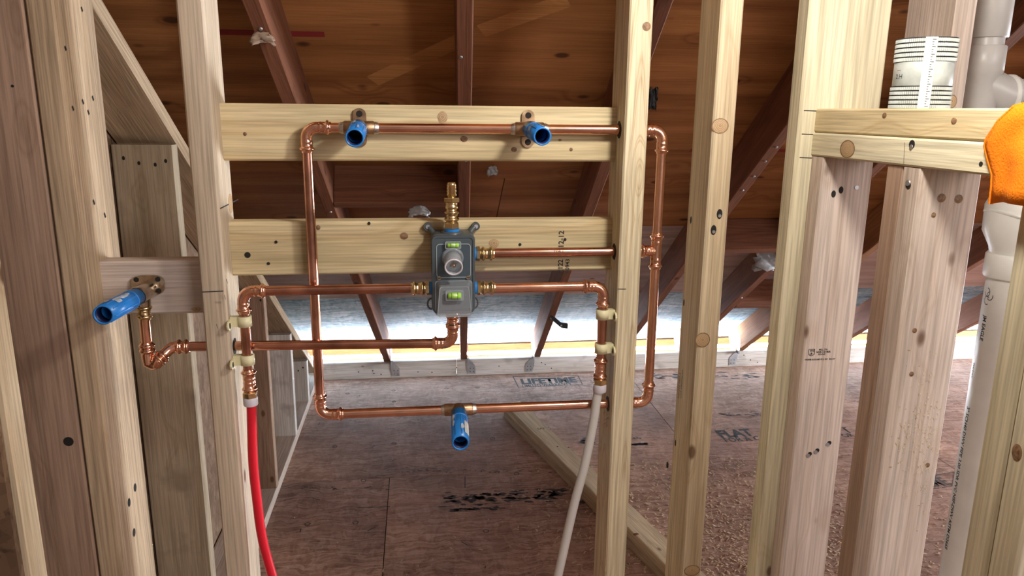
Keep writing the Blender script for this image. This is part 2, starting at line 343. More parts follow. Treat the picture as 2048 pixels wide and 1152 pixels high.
# ------------------------------------------------------------------ the setting: floor, roof, walls
TH = math.radians(33.3); SD = V((0, math.cos(TH), -math.sin(TH))); RN = V((0, math.sin(TH), math.cos(TH)))   # down-slope, roof normal
RD = V((0.048, 0.834, -0.549)).normalized()          # rafters run slightly skewed
def roof_z(Y, off=0.0): return 0.10 + 0.14/math.cos(TH) + off - math.tan(TH)*(Y-2.93)   # underside of the sheathing

floor = MB(); floor.box((-2.5,-4.6,-0.25), (5.2,2.975,-0.019)); floor = tag(obj('floor', floor, 'osbwall'), kind='structure')
panels = []
def floor_panel(x0,x1,y0,y1):
    m = MB(); m.box((x0+.0016,y0+.0016,-0.019),(x1-.0016,y1-.0016,0.0)); p = obj('panel', m, 'osbfloor', floor); panels.append(((x0,x1,y0,y1),p)); return p
ROWS = [(1.715,2.975,1.208),(0.495,1.715,-0.139),(-0.725,0.495,1.208),(-1.945,-0.725,-0.139),(-3.165,-1.945,1.208),(-4.6,-3.165,-.139)]
for y0,y1,xs in ROWS:
    xx = xs-2*2.44
    while xx < 5.2:
        a, c = max(-2.5,xx), min(5.2,xx+2.44)
        if c-a > 0.05: floor_panel(a,c,y0,y1)
        xx += 2.44
def pan(x, y):
    for (x0,x1,y0,y1),p in panels:
        if x0<=x<x1 and y0<=y<y1: return p
    return floor

# roof: sheathing panels seen from below, roofing on top
rf = MB(); yA, yB = 3.17, -0.62
sec = [(yA,0.016),(yA,0.05),(yB,0.05),(yB,0.016)]
rf.loft([[(x, y, roof_z(y, o)) for y,o in sec] for x in (-2.5, 5.2)]); ceil = tag(obj('ceiling', rf, 'roofing'), kind='structure')
def roof_panel(x0,x1,ya,yb,mat):
    g = .0014; P = V((x0+g, yb, roof_z(yb)))  # upper edge
    Ln = (yb-ya)/-math.cos(TH) - g
    m = MB(); m.box((0,0,0),(x1-x0-2*g, Ln, 0.012))
    mw = Matrix(((1,0,0,P.x),(0,SD.y,RN.y,P.y),(0,SD.z,RN.z,P.z),(0,0,0,1)))
    return link('sheathing_panel', m.mesh('sheathing_panel'), mat, ceil, mw)
for ya,yb,xs,mat in ((3.17,2.42,(-2.5,-.2,2.24,5.2),'osbroof'),(2.42,1.74,(-2.5,.9,3.34,5.2),'plypale'),(1.74,1.40,(-2.5,.3,2.74,5.2),'ply'),(1.40,.385,(-2.5,-.32,2.12,5.2),'ply'),(.385,-.62,(-2.5,.9,3.34,5.2),'ply')):
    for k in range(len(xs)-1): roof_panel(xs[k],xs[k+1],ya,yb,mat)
c2 = MB(); c2.box((-2.5,-4.6,2.60),(5.2,-0.58,2.64)); tag(obj('ceiling', c2, 'room'), kind='structure')
for nm, lo, hi in (('wall_left',(-0.745,-4.6,-0.02),(-0.718,2.93,2.6)),('wall_right',(5.12,-4.6,-0.02),(5.18,3.17,2.6)),('wall_front',(-0.8,-4.64,-0.02),(5.2,-4.58,2.62))):
    m = MB()
    if nm == 'wall_front': m.box(lo, hi)
    else:
        m.prism([(-4.6,-.02),(3.17,-.02 if nm == 'wall_right' else -.2),(3.17,roof_z(3.17,.03)),(-0.6,roof_z(-.6,.03)),(-4.6,roof_z(-.6,.03))], (lo[0],0,0), (0,1,0), (0,0,1), (hi[0]-lo[0],0,0))
    if nm == 'wall_right':                     # gable wall with an unseen opening, added so daylight brightens the attic
        m = MB(); tk = (hi[0]-lo[0],0,0)
        for poly in ([(-4.6,-.02),(.8,-.02),(.8,roof_z(.8,.03)),(-.6,roof_z(-.6,.03)),(-4.6,roof_z(-.6,.03))],[(1.8,-.02),(3.17,-.02),(3.17,roof_z(3.17,.03)),(1.8,roof_z(1.8,.03))],[(.8,-.02),(1.8,-.02),(1.8,.2),(.8,.2)],[(.8,.95),(1.8,.95),(1.8,roof_z(1.8,.03)),(.8,roof_z(.8,.03))]):
            m.prism(poly, (lo[0],0,0), (0,1,0), (0,0,1), tk)
    tag(obj(nm, m, 'osbwall' if nm == 'wall_left' else 'room'), kind='structure')
# eave: plate at the floor's edge, sub-fascia and fascia beyond, soffit left open to the daylight
GP = 'boards of the low eave wall'
pl1 = board('wall_plate', (-0.715,2.93,0.0),(0.205,2.968,0.10),'pinewhite','nail-speckled eave plate board on the floor left of the middle rafter foot','board',GP)
pl2 = board('wall_plate', (0.207,2.93,0.0),(5.1,2.968,0.10),'pinewhite','long pale eave plate board on the floor right of the middle rafter foot','board',GP)
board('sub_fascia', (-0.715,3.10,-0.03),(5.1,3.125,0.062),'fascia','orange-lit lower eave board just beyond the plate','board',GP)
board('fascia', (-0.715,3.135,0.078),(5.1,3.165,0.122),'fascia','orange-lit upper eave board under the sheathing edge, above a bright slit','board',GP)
for k in range(26):
    x = random.uniform(-.5,3.4); nail(pl1 if x < .205 else pl2, (x,2.93,random.uniform(.02,.075)), r=.004, mat='darkhole')

# rafters
RL = [(-0.209,'rafter','dark old rafter nearest the left wall, its paper scrap near the top'),
      (0.228,'rafter','dark old rafter running straight up behind the valve box'),
      (0.657,'rafter','dark old rafter with a black strap hanging from it, right of the valve'),
      (1.152,'rafter','dark old rafter seen right of the tall knotty stud, nails along its edge'),
      (1.549,'rafter','dark old rafter with torn plastic sheet on it'),
      (1.904,'rafter','rafter with the orange eave light in its colour, small metal tie at its foot'),
      (2.50,'rafter','dark rafter seen in the gap right of the stamped stud'),
      (3.15,'rafter','dark rafter seen left of the big white drain pipe')]
RAF = []
for x, mt, lb in RL:
    foot = V((x+.019, 2.93, 0.10)); top = foot - RD*(3.5/RD.y); tail = foot + RD*(0.085/RD.y)
    o = lumber('rafter', tail+RN*0.07, top+RN*0.07, 0.038, 0.138, (1,0,0), mt if x != 1.904 else 'fascia', lb, 'rafter', 'roof rafters'); RAF.append((foot, o))  # the eave-lit rafter gets an orange board colour for that light
def raf_pt(i, Y, off=0.0, side=0.0):       # point on the bottom face of rafter i at depth Y
    f = RAF[i][0]; return f + RD*((Y-2.93)/RD.y) + V((side*0.019,0,0)) - RN*off
for i, Y in ((0,.55),(0,.80),(0,1.03),(0,1.3),(1,.62),(1,.86),(1,1.02),(2,.9),(2,1.35),(3,.85),(3,.95),(3,1.02),(3,1.1),(3,1.18),(3,1.34),(4,1.8),(4,2.1)):
    nail(RAF[i][1], raf_pt(i, Y, 0.001, random.uniform(-.5,.5)), -RN, 0.0045)
def raf_block(i, j, Y, mat, lb, w=0.138):
    a = raf_pt(i, Y)+V((.0195,0,0)); c = raf_pt(j, Y)-V((.0195,0,0)); c = V((c.x, a.y, a.z))
    return lumber('rafter_block', a+RN*w/2, c+RN*w/2, w, 0.038, RN, mat, lb, 'board', 'blocks between the rafters')
raf_block(0,1,1.26,'rafter','dark block between the left and the middle rafter, below the top blocking board')
raf_block(3,4,1.62,'rafter','old block between rafters above the torn plastic sheet')
raf_block(4,5,2.22,'rafter','lower old block between rafters, behind the torn plastic sheet')

# metal ties at the rafter feet
for i, sgn, lb in ((0,1,'galvanised metal tie at the foot of the left rafter'),(1,1,'galvanised metal tie at the foot of the middle rafter'),(2,-1,'galvanised metal tie at the foot of the strap-hung rafter'),(5,-1,'galvanised metal tie at the foot of the orange-lit rafter')):
    f = RAF[i][0]; x = f.x + sgn*0.021; t = thing('metal_tie', (x,2.928,0.0), lb, 'metal tie', 'rafter ties')
    m = MB(); m.prism([(0,.105),(.012*sgn,.105),(.050*sgn,.06),(.050*sgn,.012),(.012*sgn,.012),(0,.05)], (x-.004*sgn,2.9282,0), (1,0,0), (0,0,1), (0,-0.0015,0)); pb = obj('flange', m, 'steel', t)
    m = MB(); m.box((min(x,x+.0015*sgn),2.895,0.09),(max(x,x+.0015*sgn),2.928,0.21)); obj('strap', m, 'steel', t)
    for q in range(4): nail(pb, (x+sgn*(.016+.02*(q%2)),2.9267,.025+.02*(q//2)), r=.003, mat='darkhole')
# black strap hanging off the third rafter
p = raf_pt(2, 2.28); m = MB(); q0 = at(1102,633,p.y); q1 = at(1122,650,p.y); q2 = at(1135,652,p.y)
m.loft([[c+V((0,dy,dz)) for dy,dz in ((-.008,0.012),(.008,.012),(.008,-.012),(-.008,-.012))] for c in (q0,q1,q2)])
t = thing('hanger_strap', q0, 'bent black metal strap hanging off a dark rafter right of the valve', 'strap'); obj('strap_band', m, 'blacks', t); nail(t, q1+V((0,-.008,0)), r=.005)
mark(ceil, (0.9,1.235,roof_z(1.235)-.0004),(1.95,1.235,roof_z(1.235)-.0004), .02, -RN, 'redstripe','paint_stripe')
mark(ceil, (-.55,.78,roof_z(.78)-.0004),(-.22,.78,roof_z(.78)-.0004), .02, -RN, 'redstripe','paint_stripe')
# long repair strips of lighter veneer let into the plywood
for a, c in (((745,162),(925,78)),((962,62),(1135,0))):
    def onroof(px,py):
        d = V(CW.T @ np.array([px-1024, py-576, FPX])); P0 = V((0,1,roof_z(1))); return V(CP)+d*((P0-V(CP)).dot(RN)/d.dot(RN))
    mark(ceil, onroof(*a), onroof(*c), .05, -RN, 'fasciadark' if 'fasciadark' in M else M.setdefault('fasciadark', wood('veneer_strip',(0.58,0.28,0.10),(0.42,0.18,0.06),axis=0,K=20,ns=3,grain=.5,knots=0.0)) and 'fasciadark', 'veneer_strip')

# ------------------------------------------------------------------ left back wall under the roof slope
GL = 'framing of the low wall behind the left studs'
sl = lambda Y: 1.694-(Y-0.364)*0.6352
d0, d1 = V((-0.645,0.15,sl(.15))), V((-0.645,2.86,sl(2.86))); sn = V((0,.536,.844))
lumber('sloped_plate', d0-sn*.019, d1-sn*.019, 0.14, 0.038, (1,0,0), 'pinetan', 'sloping plate board along the roof slope at the left', 'board', GL)
board('bottom_plate', (-.715,.2,0.0),(-.575,2.925,.038),'pinepink','floor plate running back along the left wall','board',GL)
for Y, mat, lb in ((.694,'pinegrey','wide nailed stud under the sloping plate, left of the clip-bearing stud'),(1.60,'pinebrown','brown stud of the low left wall behind the red tube'),(2.10,'pinewhite','whitish stud of the low left wall, third from the front'),(2.52,'pinewhite','shortest whitish stud of the low left wall, by the eave')):
    o = board('wall_stud', (-.715,Y,.038),(-.575,Y+.038,sl(Y+.038)-.046), mat, lb, 'stud', GL)
    zt = sl(Y+.038)-.046
    for k in range(4): hole(o, (-.69+.033*k+random.uniform(-.006,.006),Y,zt-.03-random.uniform(0,.02)), r=.0035, sy=1.4)

# ------------------------------------------------------------------ main wall framing
GM = 'studs of the open shower wall'; GB = 'flat blocking boards of the shower wall'
board('bottom_plate', (-.547,0,0),(-.345,.089,.038),'pine','floor plate piece left of the hot pipe stud','board')
board('bottom_plate', (-.302,0,0),(.95,.089,.038),'pine','floor plate of the open shower wall','board')
TZ = 1.93
sA = board('wall_stud', (-.342,0,.0),(-.304,.089,TZ),'pineA','pale stud with two cream clips on its right side, left of the blocking boards','stud',GM)
sB = board('wall_stud', (.332,0,.038),(.370,.089,TZ),'pineB','straight-grained stud drilled for the copper pipes, right of the valve','stud',GM)
sC = board('wall_stud', (.479,0,.038),(.517,.089,TZ),'pine','knotty stud standing just right of the copper pipe loop','stud',GM)
sP = board('wall_stud', (-.546,0,.038),(-.508,.14,TZ),'pinetan','tan rough-faced stud at the left end of the lowest blocking board','stud',GM)
sQ = board('wall_stud', (-.638,0,.0),(-.5485,.038,TZ),'pinebrown','brown broad-faced corner stud left of the tan stud, dark crack between','stud','studs of the left side wall')  # brown here is the cast shadow on the face put into its colour
sQ2 = board('wall_stud', (-.638,-.192,.0),(-.547,-.152,TZ),'pine','nearest stud at the left picture edge with ragged pale edge','stud','studs of the left side wall')
m = MB(); m.box((-.86,-.205,0.0),(-.556,-.1935,1.35)); tag(obj('stained_shade_board', m, 'osbdark'), 'stained dark strand board at the lower left picture edge', 'board')  # added sheet over the stud, its dark colour holds stains and the face's shade
bT = board('blocking_board', (-.304,.051,1.419),(.332,.089,1.508),'pineblk','top blocking board carrying two blue stubs and a copper pipe','board',GB)
bM = board('blocking_board', (-.304,.051,1.232),(.332,.089,1.321),'pineblk','middle blocking board behind the valve box','board',GB)
bL = board('blocking_board', (-.508,.051,1.170),(-.342,.089,1.259),'pinepink','short lowest blocking board at the left holding one blue stub','board',GB)
# details on them
for (px,py) in ((495,510),): hole(bM, at(px,py,.051), r=.005)
for (px,py) in ((552,484),(537,527),(738,447),(1040,489),(1130,479)): nail(bM, at(px,py,.051), r=.003, mat='darkhole')
for (px,py,rx,ry) in ((808,472,.007,.006),(988,487,.009,.008),(636,455,.004,.004)): knot(bM, at(px,py,.051), (0,-1,0), rx, ry, False)
for (px,py,rx,ry) in ((928,278,.006,.005),(1028,299,.005,.004),(1120,280,.003,.002),(885,235,.008,.01),(1142,299,.003,.003),(490,268,.003,.003)): knot(bT, at(px,py,.051), (0,-1,0), rx, ry, False)
knot(bL, at(393,618,.051), (0,-1,0), .008,.004, False)
for (px,py,rx,ry) in ((1440,252,.013,.011),(1405,680,.012,.012),(1384,1141,.014,.010)): knot(sC, at(px,py,0), (0,-1,0), rx, ry)
for (px,py) in ((1439,428),(1427,460)):
    q = at(px,py,0); hole(sC, q, r=.005, sy=1.7); nail(sC, q+V((0,-.001,-.003)), r=.0035)
for (px,py) in ((1382,440),(1368,605),(1351,886),(1334,930)): hole(sC, at(px,py,.479,0), (-1,0,0), .003, 2.2)
knot(sB, at(1293,53,0), (0,-1,0), .006,.006)
mark(sB, at(1235,578,0), at(1252,578,0), .0014, (0,-1,0)); mark(sA, at(404,584,0), at(447,582,0), .0016, (0,-1,0))
mark(sA, at(440,417,-.304,0), at(476,399,-.304,0), .002, (1,0,0))
knot(sA, at(461,407,-.304,0), (1,0,0), .014,.016, False)
for (px,py) in ((452,558),(448,590),(432,648)): mark(sA, at(px,py,-.304,0), at(px+3,py+9,-.304,0), .002, (1,0,0))
for (px,py) in ((129,92),(144,212),(164,199),(184,192),(175,220),(162,14),(186,400),(208,426)): mark(sP, at(px,py,-.508,0), at(px+3,py+9,-.508,0), .005, (1,0,0), 'darkhole', 'nail_hole')
for (px,py) in ((268,1065),(258,1005),(270,975)): hole(sP, at(px,py,-.508,0), (1,0,0), .006, 1.3)
hole(sQ, at(137,883,0), r=.008); hole(sQ, at(25,172,0), r=.002)
mark(bM, at(1118,545,.051), at(1118,532,.051), .0006, (0,-1,0), 'ink')
lettering(bM, '12-12', .013, at(1127,496,.051)+V((0,-.0004,0)), (0,0,1), (-1,0,0), 'ink', name='stamp', bold=.02)
lettering(bM, '2122', .012, at(1125,546,.051)+V((0,-.0004,0)), (0,0,1), (-1,0,0), 'ink', name='stamp', bold=.02)
lettering(bM, '00943', .010, at(1138,546,.051)+V((0,-.0004,0)), (0,0,1), (-1,0,0), 'ink', name='stamp', bold=.02)
for k,(s_,dy) in enumerate((('CST PREMIUM',.0),('KD-HT NO.2',.012))):
    lettering(sC, s_, .009, at(1363-dy*400,798,.479,0)+V((-.0004,0,0)), (0,0,1), (0,1,0), 'inksoft', name='stamp')

# right side: wide post, double rail and the studs below it
GR = 'studs of the right side wall'
sD = board('wall_stud', (.626,0,.0),(.768,.038,TZ),'pineyel','wide pale post with three short pencil lines beside the rail ends','stud',GR)
sJ = board('wall_stud', (.655,-.038,.0),(.744,0,1.432),'pinepink','ink-stamped stud under the left end of the double rail','stud',GR)
sE = board('wall_stud', (.655,-.282,.0),(.744,-.244,1.432),'pinepink','broad pinkish stud with sawdust on its face, below the double rail','stud',GR)
sE2 = board('wall_stud', (.657,-.243,.0),(.744,-.205,1.432),'pinebrown','brown-sided stud nailed behind the broad pinkish stud','stud',GR)
sF = board('wall_stud', (.655,-.493,.0),(.744,-.455,1.432),'pineyel','yellow stud in front of the white drain pipe at the right','stud',GR)
sF2 = board('wall_stud', (.655,-.5325,.0),(.744,-.4945,1.432),'pineyel','yellow stud at the lower right picture edge','stud',GR)
sG = board('wall_stud', (.880,0,.0),(.918,.13,TZ),'pinepink','pale stud behind the ribbed white tube, rimmed knot near the rail','stud',GR)
r1 = board('rail', (.655,-.72,1.471),(.744,0,1.509),'pineblk','upper board of the double rail at the right','rail','double rail boards')
r2 = board('rail', (.6535,-.72,1.433),(.744,0,1.4705),'pineyel','lower board of the double rail at the right','rail','double rail boards')
for py in (221,268,315): mark(sD, at(1603+(221-py)*.09,py,0)+V((.004,0,0)), at(1637+(221-py)*.09,py+1,0)+V((-.004,0,0)), .0014, (0,-1,0)); 
for px,py,s_ in ((1667,388,'h'),(1682,380,'h'),(1713,375,'n')):
    q = at(px,py,-.038)
    if s_ == 'h': hole(sJ, q, r=.004, sy=1.5)
    else: nail(sJ, q, r=.0045)
for px,py in ((1616,911),(1631,904),(1655,889)):
    q = at(px,py,-.038); hole(sJ, q+V((.003,0,.003)), r=.004); nail(sJ, q, r=.0045)
# grade stamp
q = at(1616,713,-.038)+V((0,-.0004,0)); X, Z = (1,0,0), (0,0,1)
sh = [(0,.004),(.0,.013),(.011,.013),(.011,.004),(.0085,.0025),(.0055,.001),(.0025,.0025)]
m = MB()
for k in range(len(sh)):
    a, c = V((sh[k][0],0,sh[k][1])), V((sh[(k+1)%len(sh)][0],0,sh[(k+1)%len(sh)][1])); d = (c-a).normalized(); s_ = V((d.z,0,-d.x))*.0005
    m.add([q+a-s_, q+c-s_, q+c+s_, q+a+s_], [(0,1,2,3)])
obj('stamp_shield', m, 'ink', sJ)
lettering(sJ, 'WC\nLB', .0048, q+V((.0022,0,.0085)), X, Z, name='stamp', bold=.03)
for k,(s_,ox) in enumerate((('MILL 776',.005),('1650f-1.5E MSR',.0),('SG-0.42',.0045))): lettering(sJ, s_, .0042, q+V((.0135+ox,0,.0105-.0042*k)), X, Z, name='stamp', bold=.03)
lettering(sJ, 'WSPFB AUS GRP FCL SW  KD-HT', .0038, q+V((-.005,0,-.007)), X, Z, name='stamp', bold=.03)
for px,py in ((1883,396),(1917,398)): knot(sE, at(px,py,-.282), (0,-1,0), .006,.006, False)
for px,py in ((1829,661),(1823,748),(1855,930),(1867,430)): knot(sE, at(px,py,-.282), (0,-1,0), .0035,.0035, False)
nail(sE, at(1817,366,.655,0)+V((-.0006,0,0)), (-1,0,0), .005); hole(sE, at(1817,371,.655,0), (-1,0,0), .005)
knot(r2, at(1695,298,.6535,0), (-1,0,0), .018,.012); hole(r2, at(1824,289,.6535,0), (-1,0,0), .006); nail(r2, at(1823,294,.6535,0), (-1,0,0), .004)
mark(r2, at(1810,285,.6535,0), at(1808,327,.6535,0), .001, (-1,0,0), 'knotring', 'crack'); hole(r2, at(1962,328,.6535,0), (-1,0,0), .003)
for px,py in ((1769,231),(1908,242)): knot(r1, at(px,py,.655,0), (-1,0,0), .005,.004, False)
knot(sG, at(1903,203,0), (0,-1,0), .0085,.010)
knot(sF, at(2034,905,.655,0), (-1,0,0), .007,.01, False)
mb = MB()
for k in range(420):                               # sawdust clinging to the pinkish stud
    px = random.gauss(1838,26); py = random.gauss(880,70)
    if px < 1775 or px > 1885: continue
    q = at(px,py,-.282); s_ = random.uniform(.0010,.0026); mb.add([q+V((random.uniform(-s_,s_),-.0005-random.uniform(0,.0012),random.uniform(-s_,s_))) for _ in range(3)], [(0,1,2)])
tag(obj('sawdust', mb, 'dustbright', sE), kind='stuff')

# ------------------------------------------------------------------ plumbing helpers
R = 0.0080
def arc(c, a, b, rad, n=10):
    """quarter bend at corner c between unit directions a (arriving from c+a) and b (leaving to c+b)"""
    c, a, b = V(c), V(a).normalized(), V(b).normalized(); o = c+a*rad+b*rad; out = []
    for k in range(n+1):
        t = (math.pi/2)*k/n; out.append(o - b*rad*math.cos(t) - a*rad*math.sin(t))
    return out
def pipe(parent, pts, mat='copper', r=R, name='pipe', label=None): 
    m = MB(); m.sweep(pts, r, 24); o = obj(name, m, mat, parent); return tag(o, label) if label else o
def bead_profile(p0, d, ln, flip=False):
    """points/radii of a press socket that starts at p0 (open mouth) and goes along d"""
    prof = [(0,.0089),(.0015,.0093),(.0030,.0094),(.0036,.0110),(.0050,.0121),(.0066,.0121),(.0080,.0110),(.0088,.0096),(.0150,.0093),(.0165,.0100),(.0180,.0093),(ln,.0091)]
    return [V(p0)+V(d)*s for s,_ in prof], [q for _,q in prof]
def elbow(parent, c, a, b, mat='copper', rad=.017, sock=.022, name='elbow'):
    c, a, b = V(c), V(a).normalized(), V(b).normalized()
    p1, r1_ = bead_profile(c+a*(rad+sock), -a, sock-.0005); p2, r2_ = bead_profile(c+b*(rad+sock), -b, sock-.0005)
    mid = arc(c, a, b, rad, 12); m = MB(); m.sweep(p1+mid+p2[::-1], r1_+[.0092]*len(mid)+r2_[::-1], 24)
    return obj(name, m, mat, parent)
def coupling(parent, p0, p1, mat='copper', name='coupling'):
    p0, p1 = V(p0), V(p1); d = (p1-p0); ln = d.length; d.normalize()
    a, ra = bead_profile(p0, d, min(.02,ln/2)); c, rc = bead_profile(p1, -d, min(.02,ln/2)); m = MB(); m.sweep(a+c[::-1], ra+rc[::-1], 24)
    return obj(name, m, mat, parent)
def hexnut(parent, p0, p1, r, mat='brass', name='hex_nut', seg=6):
    m = MB(); p0, p1 = V(p0), V(p1); d = p1-p0; m.sweep([p0, p0+d*.12, p1-d*.12, p1], [r*.9, r, r, r*.9], seg); 
    for i in range(len(m.sm)): m.sm[i] = False
    return obj(name, m, mat, parent)
def lathe(parent, name, p0, d, prof, mat, seg=24, smooth=True):
    m = MB(); p0, d = V(p0), V(d).normalized(); m.sweep([p0+d*s for s,_ in prof], [q for _,q in prof], seg)
    return obj(name, m, mat, parent)
YP = 0.033           # plane of the pipe loop
XL, XR, ZT, ZB, ZM = -0.172, 0.406, 1.472, 0.990, 1.268
# ---- body spray loop
lp = thing('copper_pipe_loop', (XL,YP,ZB), 'square copper pipe loop running around the valve and through the right stud', 'pipe')
H = lambda x,z,y=YP: V((x,y,z))
xs1, xs2, xb = -0.090, 0.182, 0.064
def straight(a, b, mat='copper', nm='pipe', par=lp): return pipe(par, [a,b], mat, name=nm)
elbow(lp, H(XL,ZT), (1,0,0), (0,0,-1)); elbow(lp, H(XR,ZT), (-1,0,0), (0,0,-1))
elbow(lp, H(XL,ZB), (1,0,0), (0,0,1)); elbow(lp, H(XR,ZB), (-1,0,0), (0,0,1))
straight(H(XL+.03,ZT), H(xs1-.02,ZT)); straight(H(xs1+.018,ZT), H(xs2-.018,ZT)); straight(H(xs2+.018,ZT), H(XR-.03,ZT))
straight(H(XL,ZT-.03), H(XL,ZB+.03), 'copperold'); straight(H(XL+.03,ZB), H(xb-.02,ZB)); straight(H(xb+.02,ZB), H(XR-.03,ZB))
straight(H(XR,ZT-.03), H(XR,ZM+.026)); straight(H(XR,ZM-.026), H(XR,ZB+.03)); 
# tee on the right riser
m = MB(); a, ra = bead_profile(H(XR,ZM+.032), (0,0,-1), .022); c, rc = bead_profile(H(XR,ZM-.032), (0,0,1), .022); m.sweep(a+c[::-1], ra+rc[::-1], 24)
a, ra = bead_profile(H(XR-.030,ZM), (1,0,0), .026); m.sweep(a, ra, 24); obj('tee', m, 'copper', lp)
vb = pipe(lp, [H(.125,ZM), H(XR-.02,ZM)], 'copperold', label='pipe from the upper side outlet of the valve')
for q in ((.255,'TYPE L'),): lettering(vb, q[0] and q[1], .006, H(.225,ZM+.001,YP-R-.0003), (1,0,0), (0,0,1), 'ink', name='pipe_print')
# drop-ear bodies of the two top outlets, and the plain tee of the lower outlet
def drop_ear(x, par=lp):
    m = MB(); m.sweep([H(x-.024,ZT),H(x-.022,ZT),H(x+.022,ZT),H(x+.024,ZT)], [.0100,.0112,.0112,.0100], 24); m.cyl(H(x,ZT,.048), H(x,ZT,.012), .0125, 24); o = obj('drop_ear_tee', m, 'bronze', par)
    m = MB(); P = []
    for k in range(11): t = math.pi*k/10; P.append((.0105*math.cos(t), .020+.0105*math.sin(t)))
    for k in range(11): t = math.pi+math.pi*k/10; P.append((.0105*math.cos(t), -.020+.0105*math.sin(t)))
    m.prism(P, H(x,ZT,.0508), (1,0,0), (0,0,1), (0,-.004,0)); fl = obj('flange', m, 'bronze', o)
    for s_ in (-1,1): hole(fl, H(x,ZT+s_*.0215,.0468), r=.0052, name='screw')
    for s_ in (-1,1): m = MB(); m.sweep([H(x+s_*.0235,ZT),H(x+s_*.026,ZT),H(x+s_*.031,ZT)], [.0100,.0098,.0082], 24); obj('solder_ring', m, 'solder', par)
drop_ear(xs1); drop_ear(xs2)
m = MB(); m.sweep([H(xb-.025,ZB),H(xb-.023,ZB),H(xb+.023,ZB),H(xb+.025,ZB)], [.0098,.0108,.0108,.0098], 24); m.cyl(H(xb,ZB,YP), H(xb,ZB,.014), .0125, 24); obj('tee', m, 'bronze', lp)
for s_ in (-1,1): m = MB(); m.sweep([H(xb+s_*.0245,ZB),H(xb+s_*.0275,ZB),H(xb+s_*.031,ZB)], [.0098,.0094,.0082], 24); obj('solder_ring', m, 'solder', lp)
# ---- valve
VX, VZ = 0.0555, 1.2405; BK, FR = 0.051, -0.008
vt = thing('shower_valve', (VX,BK,VZ-.066), 'dark grey shower valve box with clear covers and two green spirit levels', 'valve')
def rrect(w, h, rd, n=5):
    out = []
    for cx, cz, a0 in ((w/2-rd,h/2-rd,0),(-w/2+rd,h/2-rd,90),(-w/2+rd,-h/2+rd,180),(w/2-rd,-h/2+rd,270)):
        for k in range(n+1): t = math.radians(a0+90*k/n); out.append((cx+rd*math.cos(t), cz+rd*math.sin(t)))
    return out
def rbox(parent, name, cx, cz, w, h, rd, y0, y1, mat, bev=.002, taper=0.0, w2=None, h2=None):
    w2 = w2 or w-taper; h2 = h2 or h-taper
    A = rrect(w,h,rd); Bq = rrect(w2,h2,rd); Cq = rrect(w2-2*bev,h2-2*bev,max(rd-bev,.0005)); m = MB(); s_ = 1 if y1 > y0 else -1
    m.loft([[(cx+p,y0,cz+q) for p,q in A],[(cx+p,y1-s_*bev,cz+q) for p,q in Bq],[(cx+p,y1,cz+q) for p,q in Cq]]); return obj(name, m, mat, parent)
def rframe(parent, name, cx, cz, w, h, rd, wd_, y, dep, mat):
    A = rrect(w,h,rd); Bq = rrect(w-2*wd_,h-2*wd_,max(rd-wd_,.0008)); m = MB()
    R_ = [[(cx+p,y,cz+q) for p,q in A],[(cx+p,y-dep,cz+q) for p,q in A],[(cx+p,y-dep,cz+q) for p,q in Bq],[(cx+p,y,cz+q) for p,q in Bq]]
    m.loft(R_+[R_[0]], cap=False); return obj(name, m, mat, parent)
bd = rbox(vt,'box_body',VX,VZ,.0705,.131,.009,BK,FR+.006,'vbody',.003)
lid = rbox(vt,'lid',VX,VZ,.0690,.1290,.009,FR+.0065,FR,'vlid',.0015)
rframe(lid,'lid_rim',VX,VZ,.0690,.1290,.009,.0035,FR,.0014,'vrim' if False else 'vlid')
rbox(lid,'window',VX,VZ+.0235,.056,.056,.006,FR+.0001,FR-.0008,'vinner',.0004)
rframe(lid,'window_rim',VX,VZ+.0235,.056,.056,.006,.0014,FR-.0004,.0013,'vrim')
def spirit(cx, cz, w, h, y, par):
    f = rbox(par,'spirit_level',cx,cz,w,h,.002,y+.001,y-.006,'vclear',.0008); rframe(f,'level_rim',cx,cz,w,h,.002,.0012,y-.006,.0006,'vrim')
    m = MB(); m.sweep([(cx-w*.36,y-.0068,cz),(cx-w*.34,y-.0068,cz),(cx+w*.34,y-.0068,cz),(cx+w*.36,y-.0068,cz)], [h*.2,h*.3,h*.3,h*.2], 14); v = obj('vial', m, 'vial', f)
    m = MB(); m.sweep([(cx-w*.13,y-.0092,cz+h*.08),(cx-w*.08,y-.0096,cz+h*.08),(cx+w*.08,y-.0096,cz+h*.08),(cx+w*.13,y-.0092,cz+h*.08)], [h*.06,h*.15,h*.15,h*.06], 10); obj('bubble', m, 'bubble', v)
    for s_ in (-1,1): m = MB(); m.ring((cx+s_*w*.17-.0003,y-.0068,cz),(cx+s_*w*.17+.0003,y-.0068,cz),h*.315,h*.25,14); obj('level_line', m, 'ink', v)
spirit(VX-.0008, VZ+.0500, .0255, .0115, FR-.0005, vt)
kc = V((VX-.0015, FR, VZ+.030)); kf = kc+V((.000,-.034,-.0105))
kd_ = (kf-kc).normalized()
m = MB(); m.ring(kc-kd_*.001, kc+kd_*.006, .0175,.0130,28); kb = obj('knob_base', m, 'vclear', vt); 
m = MB(); m.ring(kc+kd_*.002, kf, .0142,.0126,28); kb = obj('knob', m, 'vclear', vt)
m = MB(); m.ring(kf-kd_*.0025, kf+kd_*.0005, .0146,.0122,28); obj('knob_rim', m, 'collar', kb)
m = MB(); m.cyl(kf-kd_*.012, kf-kd_*.010, .0125,24); obj('knob_web', m, 'vclear', kb)
lathe(kb,'stem',kf-kd_*.014,kd_,[(0,.0032),(.004,.0038),(.010,.0034),(.011,.0018)],'chrome',14)
